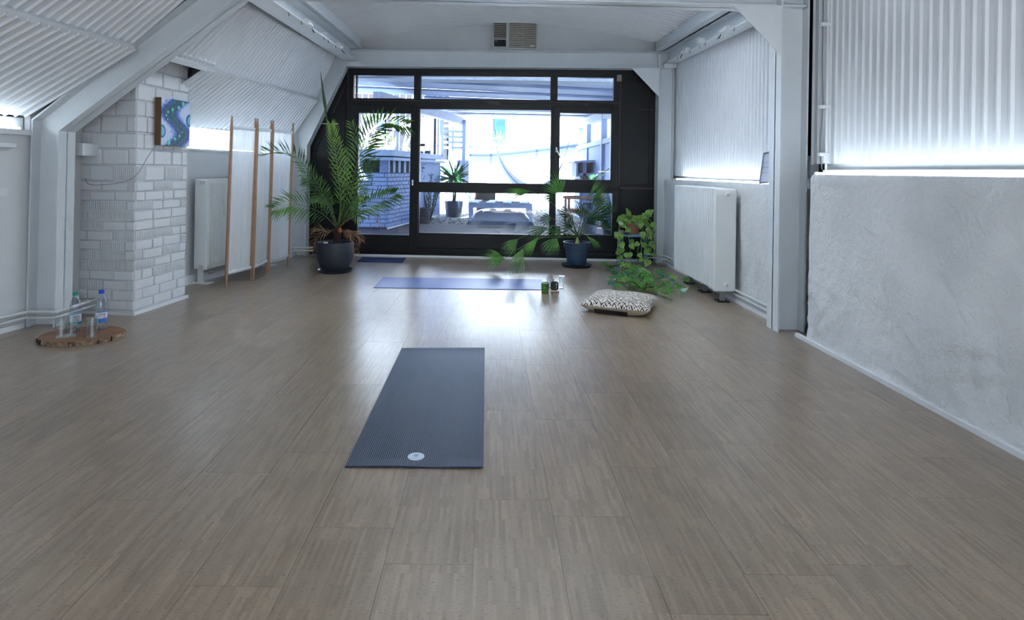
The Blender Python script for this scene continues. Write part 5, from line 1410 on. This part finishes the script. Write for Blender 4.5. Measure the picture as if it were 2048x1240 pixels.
# brick outhouse wall
oc = V((-2.0, 11.76, DZ)); od = V((0.183, 1.0, 0)).normalized(); on_ = V((od.y, -od.x, 0)); LEN = 3.9; FW = 1.5
oh = thing('brick_outhouse', oc, 0, 'white brick outhouse corner on the deck with dark vent openings', 'outhouse')
top_z = 1.50
MB().prism([oc - on_ * 0.01 + V((0, 0.01, 0)), oc - on_ * 0.01 + od * LEN, oc - on_ * FW + od * LEN, V((oc.x - FW, oc.y + 0.01, DZ))], (0, 0, top_z - DZ)).build('wall_core', 'ext_mortar', oh)
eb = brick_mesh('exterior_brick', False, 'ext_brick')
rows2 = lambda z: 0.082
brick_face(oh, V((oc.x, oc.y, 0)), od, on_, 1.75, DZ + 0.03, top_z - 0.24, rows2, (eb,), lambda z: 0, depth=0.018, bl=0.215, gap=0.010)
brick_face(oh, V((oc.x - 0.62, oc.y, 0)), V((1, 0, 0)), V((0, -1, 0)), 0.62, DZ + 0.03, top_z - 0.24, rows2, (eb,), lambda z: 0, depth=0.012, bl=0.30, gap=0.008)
# pillars between the vents, then the coping
for a, b in ((0.0, 0.10), (0.28, 0.42), (0.60, 0.75), (0.95, 1.1), (1.3, LEN)):
    MB().prism([oc + on_ * 0.006 + od * a + V((0, 0, 1.11)), oc + on_ * 0.006 + od * b + V((0, 0, 1.11)), oc - on_ * 0.12 + od * b + V((0, 0, 1.11)), oc - on_ * 0.12 + od * a + V((0, 0, 1.11))], (0, 0, 0.24)).build('pier', 'ext_brick', oh)
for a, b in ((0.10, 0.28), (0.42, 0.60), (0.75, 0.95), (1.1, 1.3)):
    MB().prism([oc + on_ * 0.001 + od * a + V((0, 0, 1.11)), oc + on_ * 0.001 + od * b + V((0, 0, 1.11)), oc - on_ * 0.1 + od * b + V((0, 0, 1.11)), oc - on_ * 0.1 + od * a + V((0, 0, 1.11))], (0, 0, 0.24)).build('vent_opening', 'hole_shade', oh)
MB().box(oc.x - 0.49, oc.y - 0.006, 1.27, oc.x - 0.16, oc.y + 0.1, 1.49).build('vent_opening', 'hole_shade', oh)
MB().box(oc.x - 0.16, oc.y - 0.012, 1.26, oc.x, oc.y + 0.1, 1.5).build('pier', 'ext_brick', oh)
MB().box(oc.x - 1.4, oc.y - 0.012, 1.26, oc.x - 0.49, oc.y + 0.1, 1.5).build('pier', 'ext_brick', oh)
for k in range(10):
    MB().box(oc.x - 0.155 + k * 0.0155, oc.y - 0.02, 1.28, oc.x - 0.147 + k * 0.0155, oc.y - 0.011, 1.48).build('ridge', 'ext_brick', oh)
cp = MB(); cp.prism([oc + on_ * 0.12 + V((0, -0.1, 1.35)), oc + on_ * 0.12 + od * LEN + V((0, 0, 1.35)), oc - on_ * FW + od * LEN + V((0, 0, 1.35)), oc + V((-FW, -0.1, 1.35))], (0, 0, 0.06))
cp.build('coping', 'ext_white', oh)
cp = MB(); cp.prism([oc + on_ * 0.10 + V((0, -0.16, 1.435)), oc + on_ * 0.10 + od * LEN + V((0, 0, 1.435)), oc - on_ * 0.2 + od * LEN + V((0, 0, 1.435)), oc + V((-FW, 0.05, 1.435)), oc + V((-FW, -0.16, 1.435))], (0, 0, 0.12))
cp.build('rail_beam', 'ext_white', oh)
MB().prism([oc + on_ * 0.02 + V((0, -0.01, 0)), oc + on_ * 0.02 + od * LEN, oc + on_ * 0.0 + od * LEN, oc], (0, 0, 0.03)).build('base_strip', 'ext_wall', oh)

# pergola
pg = thing('pergola', (0.3, 14, DZ), 0, 'white timber pergola roof over the terrace', 'pergola')
MB().box(-4.3, 9.75, 2.80, 4.5, 10.1, 3.05).build('eave_beam', 'stone_beam', pg)
kk = 0.28
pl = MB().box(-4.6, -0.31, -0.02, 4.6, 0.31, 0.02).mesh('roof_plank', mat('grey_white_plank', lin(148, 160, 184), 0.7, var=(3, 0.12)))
for i in range(13):
    y = 10.45 + i * 0.56
    sx_ = 1.0 if i < 6 else 2.7; ka = kk * (1 - i / 18)
    place('roof_plank', pl, pg, Matrix.Translation((sx_, y - 14 + ka * sx_, 2.93 - DZ + 0.05 * (i % 2))) @ Matrix.Rotation(math.atan(kk) * (1 - i / 18), 4, 'Z'))
wall_top = lambda s: oc + od * s
MB().bar(V((-2.05, 10.8, 2.62)), V((-0.75, 17.6, 2.74)), 0.16, 0.20).build('stringer', 'stone_beam', pg)
MB().bar(V((2.80, 10.3, 2.66)), V((2.86, 19.4, 2.84)), 0.18, 0.22).build('stringer', 'stone_beam', pg)
for (u, v0, v1, y, w) in ((864.5, 240, 300, 14.9, 0.06), (882.5, 241, 305, 15.4, 0.10), (927, 251, 330, 17.0, 0.10), (795, 225, 300, 13.2, 0.05)):
    b = at(u, v1, y); t = at(u, v0, y)
    MB().box(b.x - w / 2, y - w / 2, b.z - 0.1, b.x + w / 2, y + w / 2, 2.75).build('post', 'ext_white', pg)
for (u, y, w) in ((1160.5, 19.0, 0.12), (1177, 17.2, 0.12), (1207.5, 14.8, 0.14)):
    p = at(u, 300, y); MB().box(p.x - w / 2, y - w / 2, 0.05, p.x + w / 2, y + w / 2, 2.80).build('post', 'ext_white', pg)

# vines and fence behind the outhouse
fe = thing('garden_fence', (-3.2, 18.2, 0.1), 0, 'dark slatted fence behind the climbing vines', 'fence')
for i in range(24): MB().box(-5.8 + i * 0.19, 18.2, 0.1, -5.8 + i * 0.19 + 0.165, 18.24, 3.6).build('slat', 'dark_wood_fence', fe)
for x in (-3.35, -2.35, -1.85): MB().box(x, 18.1, 0.1, x + 0.14, 18.2, 3.6).build('post', 'blue_grey', fe)
MB().box(-2.3, 18.02, 1.9, -1.75, 18.1, 2.9).build('pale_board', mat('pale_blue_board', lin(150, 182, 220), 0.6), fe)
tr = thing('trellis', (-1.0, 18.0, 0.1), 0, 'white slatted trellis between the pergola posts', 'trellis')
for k in range(6): MB().box(-1.52, 17.7, 1.95 + k * 0.16, -0.75, 17.74, 2.02 + k * 0.16).build('slat', 'ext_white', tr)
for x in (-1.52, -1.14, -0.80): MB().box(x, 17.74, 0.1, x + 0.05, 17.78, 2.9).build('upright', 'ext_white', tr)
MB().box(-1.6, 17.6, 0.1, -0.62, 17.7, 1.62).build('panel', 'ext_white', tr)
M['vine_bark'] = mat('pale_vine_bark', lin(206, 192, 170), 0.8, var=(20, 0.3)); M['vine_leaf'] = leafmat('sunlit_vine_leaf', lin(60, 96, 40), lin(130, 160, 80), 5, 0.3)
vn = thing('climbing_vine', (-2.8, 16.5, 1.4), 0, 'bare climbing vine with a few leaves above the outhouse', 'vine')
rv = random.Random(3)
for k in range(20):
    u0, v0 = rv.uniform(722, 860), 302; y = rv.uniform(14.5, 17.5)
    pts = [at(u0, v0, y)]; u, v = u0, v0
    for j in range(4):
        u += rv.uniform(-26, 26); v -= rv.uniform(12, 22); pts.append(at(min(u, 866), v, y + rv.uniform(-0.3, 0.3)))
    MB().tube(curve_pts(pts, 16), [0.035 - 0.0017 * i for i in range(17)], 6).build('branch', 'vine_bark', vn, smooth=True)
vl = MB()
for k in range(230):
    cl3 = rv.choice(((768, 268), (800, 240), (745, 232), (805, 296), (780, 285), (735, 290)))
    p = at(cl3[0] + rv.gauss(0, 13), cl3[1] + rv.gauss(0, 7), rv.uniform(14.6, 16.8)); s = rv.uniform(0.05, 0.10)
    d = V((rv.uniform(-1, 1), rv.uniform(-1, 0.2), rv.uniform(-1, 0.6))).normalized(); e_ = d.orthogonal().normalized() * s * 0.45
    vl.add([p, p + d * s * 0.5 + e_, p + d * s, p + d * s * 0.5 - e_], [(0, 1, 2, 3)])
tag(vl.build('vine_foliage', 'vine_leaf', vn), kind='stuff')

# far garden wall with pipe
gwl = thing('garden_wall', (2.0, 20.5, 0.08), 0, 'tall sunlit white garden wall closing the terrace', 'wall', kind='structure')
MB().box(-0.75, 20.5, 0.0, 9.0, 20.8, 2.15).build('wall_body', 'ext_wall', gwl)
MB().box(-0.78, 20.42, 2.15, 9.0, 20.85, 2.24).build('coping', 'ext_white', gwl)
MB().box(-0.75, 20.2, 0.06, 9.0, 20.5, 0.22).build('plinth', 'ext_white', gwl)
gp = MB(); gp.tube(curve_pts([at(938, 307, 20.3), at(985, 307, 20.3), at(1050, 301, 20.3), at(1100, 295, 20.3), at(1158, 287, 20.3), at(1240, 280, 20.3)], 30), 0.10, 10)
tag(gp.build('drain_pipe', 'blue_grey', smooth=True), 'grey pipe sagging along the top of the garden wall', 'pipe')
bl = thing('neighbour_house', (2, 27, 0), 0, 'white neighbouring house beyond the garden wall', 'building')
MB().box(-6.0, 27.0, 0.0, 12.0, 30.0, 9.0).build('house_wall', 'ext_wall', bl)
w0 = at(985, 292, 27); w1 = at(1011, 238, 27)
MB().box(w0.x, 26.93, w0.z, w1.x, 27.05, w1.z).build('window_pane', mat('house_window', lin(40, 70, 100), 0.2, var=(3, 0.4)), bl)
for x in (w0.x - 0.05, w1.x): MB().box(x, 26.9, w0.z, x + 0.05, 27.05, w1.z).build('window_frame', 'ext_white', bl)
bush = MB()
for k in range(160):
    p = at(1000 + rv.gauss(0, 9), 280 + rv.gauss(0, 6), rv.uniform(21.2, 21.8)); s = rv.uniform(0.07, 0.15); d = V((rv.uniform(-1, 1), rv.uniform(-1, .2), rv.uniform(-.3, 1))).normalized(); e_ = d.orthogonal().normalized() * s * 0.3
    bush.add([p, p + d * s * .5 + e_, p + d * s, p + d * s * .5 - e_], [(0, 1, 2, 3)])
bs = thing('wall_shrub', at(1000, 292, 21.5), 0, 'small bright shrub showing above the garden wall', 'shrub')
tag(bush.build('shrub_foliage', 'vine_leaf', bs), kind='stuff')
b_ = at(1000, 292, 21.5); MB().tube([V((b_.x, 21.5, 0.0)), b_ + V((0, 0, 0.1))], [0.05, 0.02], 8).build('stem', 'vine_bark', bs)

# small block with openings beneath the right-hand pergola row
sh = thing('garden_shed', (2.6, 16.4, 0.08), 0, 'small white walled shed with square openings', 'shed')
s0, s1 = at(1151, 340, 16.2), at(1192, 340, 16.2)
MB().box(s0.x + 0.12, 16.2, 0.08, s1.x + 0.9, 17.2, 1.30).build('shed_wall', 'ext_brick', sh)
for a, b in ((0.0, 0.05), (0.30, 0.42), (0.78, 1.3)): MB().box(s0.x + a * 0.62 + 0.02, 16.2, 1.2, s0.x + b * 0.62 + 0.04, 17.1, 1.58).build('shed_pier', 'ext_brick', sh)
MB().box(s0.x + 0.05, 16.75, 1.30, s1.x + 0.8, 16.8, 1.58).build('opening_shade', 'hole_shade', sh)
MB().hexa([(s0.x - 0.06, 16.0, 1.57), (s1.x + 1.0, 16.0, 1.64), (s1.x + 1.0, 17.3, 1.64), (s0.x - 0.06, 17.3, 1.57)], [(s0.x - 0.06, 16.0, 1.62), (s1.x + 1.0, 16.0, 1.72), (s1.x + 1.0, 17.3, 1.72), (s0.x - 0.06, 17.3, 1.62)]).build('shed_roof', 'ext_white', sh)
rl_w = thing('terrace_parapet', (3.1, 15, 0.08), 0, 'white parapet between the pergola posts', 'parapet')
MB().box(2.80, 13.6, 0.08, 2.95, 19.2, 2.02).build('parapet_wall', 'ext_brick', rl_w)
MB().box(2.74, 13.6, 2.02, 3.0, 19.2, 2.14).build('parapet_rail', 'ext_white', rl_w)

# skylight with a white slatted table over it
skc = V((0.245, 13.85, 0.08))
sl = thing('skylight_dome', skc, 0, 'grey domed skylight under the white slatted table', 'skylight')
M['dome'] = mat('milky_dome', lin(110, 118, 136), 0.25, var=(3, 0.15)); M['zinc'] = mat('dark_zinc', lin(70, 80, 98), 0.4, 0.3, var=(6, 0.2))
MB().hexa([skc + V(p) for p in ((-0.78, -0.62, 0), (0.78, -0.62, 0), (0.78, 0.62, 0), (-0.78, 0.62, 0))], [skc + V(p) for p in ((-0.70, -0.55, 0.13), (0.70, -0.55, 0.13), (0.70, 0.55, 0.13), (-0.70, 0.55, 0.13))]).build('kerb_frame', 'zinc', sl)
MB().grid(lambda u, v: skc + V(((2 * u - 1) * 0.68, (2 * v - 1) * 0.53, 0.13 + 0.24 * (max(0, (1 - (2 * u - 1) ** 4) * (1 - (2 * v - 1) ** 4))) ** 0.7)), 20, 20).build('dome', 'dome', sl, smooth=True)
tbl = thing('slatted_table', skc, 0, 'white wooden table frame with slanted slats over the skylight', 'table')
for sx in (-0.67, 0.67):
    for sy in (-0.52, 0.52): MB().box(skc.x + sx - 0.035, skc.y + sy - 0.035, 0.08 + (0.13 if abs(sx) < 0.69 else 0), skc.x + sx + 0.035, skc.y + sy + 0.035, 0.60).build('leg', 'ext_white', tbl)
for a, b, c_, d_ in ((-0.70, -0.55, 0.70, -0.50), (-0.70, 0.50, 0.70, 0.55), (-0.70, -0.5, -0.65, 0.5), (0.65, -0.5, 0.70, 0.5)):
    MB().box(skc.x + a, skc.y + b, 0.50, skc.x + c_, skc.y + d_, 0.60).build('apron', 'ext_white', tbl)
for k in range(4):
    x = skc.x - 0.62 + k * 0.37
    MB().hexa([(x - 0.08, skc.y - 0.62, 0.60), (x + 0.10, skc.y - 0.62, 0.60), (x + 0.20, skc.y + 0.55, 0.60), (x + 0.02, skc.y + 0.55, 0.60)], [(x - 0.08, skc.y - 0.62, 0.625), (x + 0.10, skc.y - 0.62, 0.625), (x + 0.20, skc.y + 0.55, 0.625), (x + 0.02, skc.y + 0.55, 0.625)]).build('slat', 'ext_white', tbl)

# wooden armchair
ch = thing('garden_armchair', (2.12, 13.75, 0.08), 0, 'brown wooden garden armchair behind the fan palm', 'chair')
cx0, cx1, cy0, cy1 = 1.78, 2.42, 13.45, 14.05
for x in (cx0, cx1):
    for y in (cy0, cy1):
        MB().box(x - 0.025, y - 0.025, 0.08, x + 0.025, y + 0.025, 0.72 if x == cx0 else 0.55).build('leg', 'teak', ch)
for y in (cy0, cy1):
    MB().tube(curve_pts([(cx0 - 0.06, y, 0.735), (2.0, y, 0.745), (2.3, y, 0.73), (cx1 + 0.1, y, 0.75)], 10), 0.028, 8).build('armrest', 'teak', ch, smooth=True)
    MB().bar((cx0, y, 0.44), (cx1, y, 0.40), 0.03, 0.07).build('seat_rail', 'teak', ch)
for k in range(7): MB().box(cx0 + k * 0.092, cy0 - 0.02, 0.475 - k * 0.006, cx0 + k * 0.092 + 0.075, cy1 + 0.02, 0.495 - k * 0.006).build('seat_slat', 'teak', ch)
for k in range(6): MB().bar((cx1 + 0.0, cy0 + 0.03 + k * 0.11, 0.42), (cx1 + 0.28, cy0 + 0.03 + k * 0.11, 1.05), 0.075, 0.02, up=(0, 1, 0)).build('back_slat', 'teak', ch)
MB().bar((cx1 + 0.28, cy0 - 0.03, 1.05), (cx1 + 0.28, cy1 + 0.03, 1.05), 0.04, 0.09).build('back_rail', 'teak', ch)

# hammock
hm = thing('hammock', (1.0, 16.5, 0.4), 0, 'striped white hammock hanging in front of the garden wall', 'hammock')
hp = curve_pts([at(994, 300, 17.2), at(1000, 325, 17.1), at(1014, 352, 16.9), at(1035, 375, 16.6), at(1065, 386, 16.4), at(1095, 375, 16.6), at(1120, 340, 17.0), at(1134, 300, 17.3)], 40)
M['hammock'] = mat('striped_cotton', lin(170, 180, 200), 0.9, var=(3, 0.1)); M['hammock_blue'] = mat('blue_stripe', lin(40, 60, 110), 0.9)
for k in range(7):
    def hf(u, v, k=k):
        i = min(int(u * 40), 39); p = lerp(hp[i], hp[i + 1], u * 40 - i)
        wv = math.sin(PI * min(max(u, 0.0), 1.0)) ** 0.6
        o_ = (k + v) / 7 - 0.5
        return p + V((0.14 * o_ * wv, 0.9 * o_ * wv, 0.55 * o_ * o_ * wv + 0.15 * o_ * wv))
    MB().grid(hf, 40, 1).build('stripe', 'hammock_blue' if k in (1, 5) else 'hammock', hm, smooth=True)
MB().tube([at(985, 232, 17.4), at(990, 262, 17.3), at(994, 300, 17.2)], 0.012, 6).build('rope', 'vine_bark', hm)
MB().tube([at(1134, 300, 17.3), at(1140, 275, 17.4), at(1147, 246, 17.6)], 0.012, 6).build('rope', 'vine_bark', hm)

# yucca in a dark planter, olive shrub, basket, black planter, agave and ferns
yk = V((-0.95, 16.0, 0.08))
yu = thing('potted_yucca', yk, 0, 'spiky yucca in a dark round planter on the gravel', 'potted plant')
MB().lathe([(0, 0), (0.20, 0), (0.25, 0.42), (0.23, 0.42), (0.2, 0.38), (0, 0.38)], 24, yk).build('planter', 'zinc', yu, smooth=True)
MB().tube([yk + V((0, 0, 0.35)), yk + V((0.02, 0, 0.7)), yk + V((0.0, 0, 1.1))], [0.05, 0.045, 0.04], 10).build('stem', 'trunk', yu, smooth=True)
M['yucca'] = leafmat('yucca_green', lin(16, 50, 26), lin(44, 96, 48), 4, 0.1)
ry = random.Random(8)
for k in range(90):
    a = ry.uniform(0, 2 * PI); e = ry.uniform(-1.0, 1.35); L_ = ry.uniform(0.45, 0.68); p = yk + V((0, 0, 0.95 + 0.15 * ry.random()))
    d = V((math.cos(a) * math.cos(e), math.sin(a) * math.cos(e), math.sin(e))); s = d.cross(V((0, 1, 0.2))).normalized() * 0.019
    q = MB(); q.add([p - s * .6, p + s * .6, p + d * L_ * .5 + s, p + d * L_ - V((0, 0, 0.04)), p + d * L_ * .5 - s], [(0, 1, 2, 4), (4, 2, 3)]); q.build('blade', 'yucca', yu)
ol = V((-1.42, 14.3, 0.08)); os_ = thing('olive_shrub', ol, 0, 'thin grey-green shrub beside the white brick wall', 'shrub')
M['olive'] = leafmat('olive_leaf', lin(60, 84, 84), lin(120, 146, 140), 5, 0.3)
of = MB()
for k in range(16):
    a = ry.uniform(0, 2 * PI); top = ol + V((0.38 * math.cos(a) * ry.uniform(.4, 1), 0.38 * math.sin(a), ry.uniform(0.7, 1.45)))
    P = curve_pts([ol + V((0, 0, 0)), lerp(ol, top, .5) + V((ry.uniform(-.08, .08), 0, .05)), top], 12)
    MB().tube(P, [0.010 - 0.0006 * i for i in range(13)], 5).build('branch', 'trunk', os_)
    for i in range(34):
        t = ry.uniform(0.2, 1) * 11.9; p = lerp(P[int(t)], P[int(t) + 1], t % 1); d = V((ry.uniform(-1, 1), ry.uniform(-1, 1), ry.uniform(-.4, 1))).normalized(); s = d.orthogonal().normalized() * 0.012; l = ry.uniform(.06, .11)
        of.add([p, p + d * l * .5 + s, p + d * l, p + d * l * .5 - s], [(0, 1, 2, 3)])
tag(of.build('shrub_foliage', 'olive', os_), kind='stuff')
bkc = V((-1.50, 13.35, 0.08)); bsk = thing('woven_basket', bkc, 0, 'woven basket standing at the edge of the deck', 'basket')
wb = MB()
for k in range(11): wb.tube([bkc + V(((0.155 + 0.02 * math.sin(k / 10 * PI)) * math.cos(a), (0.155 + 0.02 * math.sin(k / 10 * PI)) * math.sin(a), 0.02 + k * 0.036)) for a in [2 * PI * i / 20 for i in range(21)]], 0.018, 6)
wb.build('woven_side', mat('wicker', lin(92, 84, 86), 0.8, var=(30, 0.4)), bsk, smooth=True)
MB().lathe([(0, 0), (0.15, 0.0), (0.15, 0.02), (0, 0.02)], 20, bkc).build('basket_base', 'trunk', bsk)
bx = at(971, 398, 18.0); bp2 = thing('black_planter', (bx.x, 18.0, 0.08), 0, 'black planter box leaning by the garden wall', 'planter')
MB().box(bx.x - 0.30, 17.85, 0.25, bx.x + 0.30, 18.2, 0.70).build('planter_box', 'black_plastic', bp2, bevel=0.02)
MB().box(bx.x - 0.26, 17.9, 0.08, bx.x + 0.26, 18.15, 0.25).build('planter_base', 'zinc', bp2)
MB().bar((bx.x - 0.42, 17.8, 0.10), (bx.x - 0.22, 17.8, 0.72), 0.05, 0.04, up=(0, 1, 0)).build('wooden_stake', 'teak', bp2)
for k in range(5): MB().tube(curve_pts([(bx.x + 0.1 * (k - 2), 18.0, 0.66), (bx.x + 0.14 * (k - 2), 18.0, 0.95), (bx.x + 0.22 * (k - 2), 17.95, 1.1 + 0.1 * (k % 2))], 8), 0.008, 5).build('twig', 'yucca', bp2)
agp = V((2.12, 10.3, DZ)); ag = thing('outdoor_agave', agp, 0, 'tall blue-green spiky plant outside the low pane', 'plant')
MB().prism([oc + on_ * 0.008 + od * 1.75, oc + on_ * 0.008 + od * LEN, oc - on_ * 0.05 + od * LEN, oc - on_ * 0.05 + od * 1.75], (0, 0, 1.12)).build('rendered_face', 'ext_brick', oh)
M['agave'] = leafmat('agave_blue_green', lin(48, 84, 100), lin(96, 136, 150), 4, 0.2)
MB().lathe([(0, 0), (0.14, 0), (0.17, 0.2), (0.15, 0.2), (0, 0.18)], 20, agp).build('planter', 'zinc', ag, smooth=True)
for k in range(22):
    a = ry.uniform(0, 2 * PI); e = ry.uniform(0.5, 1.4); L_ = ry.uniform(0.6, 1.15); p = agp + V((0, 0, 0.18)); d = V((math.cos(a) * math.cos(e), math.sin(a) * math.cos(e) * .7, math.sin(e))); s = d.cross(V((0, 1, 0.1))).normalized() * 0.035
    q = MB(); m1 = p + d * L_ * .45; q.add([p - s * .5, p + s * .5, m1 + s, p + d * L_ + V((d.x * .1, 0, -.06)), m1 - s, m1 + V((0, .015, 0))], [(0, 1, 2, 5), (0, 5, 4), (5, 2, 3), (4, 5, 3)]); q.build('blade', 'agave', ag)
fn_c = V((1.95, 11.6, DZ)); fern = thing('outdoor_fern', fn_c, 0, 'green fern fronds outside the casement window', 'fern')
MB().lathe([(0, 0), (0.13, 0), (0.16, 0.6), (0.14, 0.6), (0, 0.56)], 20, fn_c).build('planter', 'zinc', fern, smooth=True)
for k, (u, v, y) in enumerate(((1205, 345, 11.5), (1222, 335, 11.4), (1165, 353, 11.4), (1145, 357, 11.3), (1190, 352, 11.7), (1210, 365, 11.2))):
    tip = at(u, v, y); base = fn_c + V((0, 0, 0.58))
    frond(fern, [base, lerp(base, tip, .5) + V((0, 0, 0.16)), tip], 0.13, 'yucca', n=22, w=0.012, start=0.25, spread=1.0, lift=0.05, droop=0.1, stem=0.004, seed=200 + k, stem_mat='yucca')
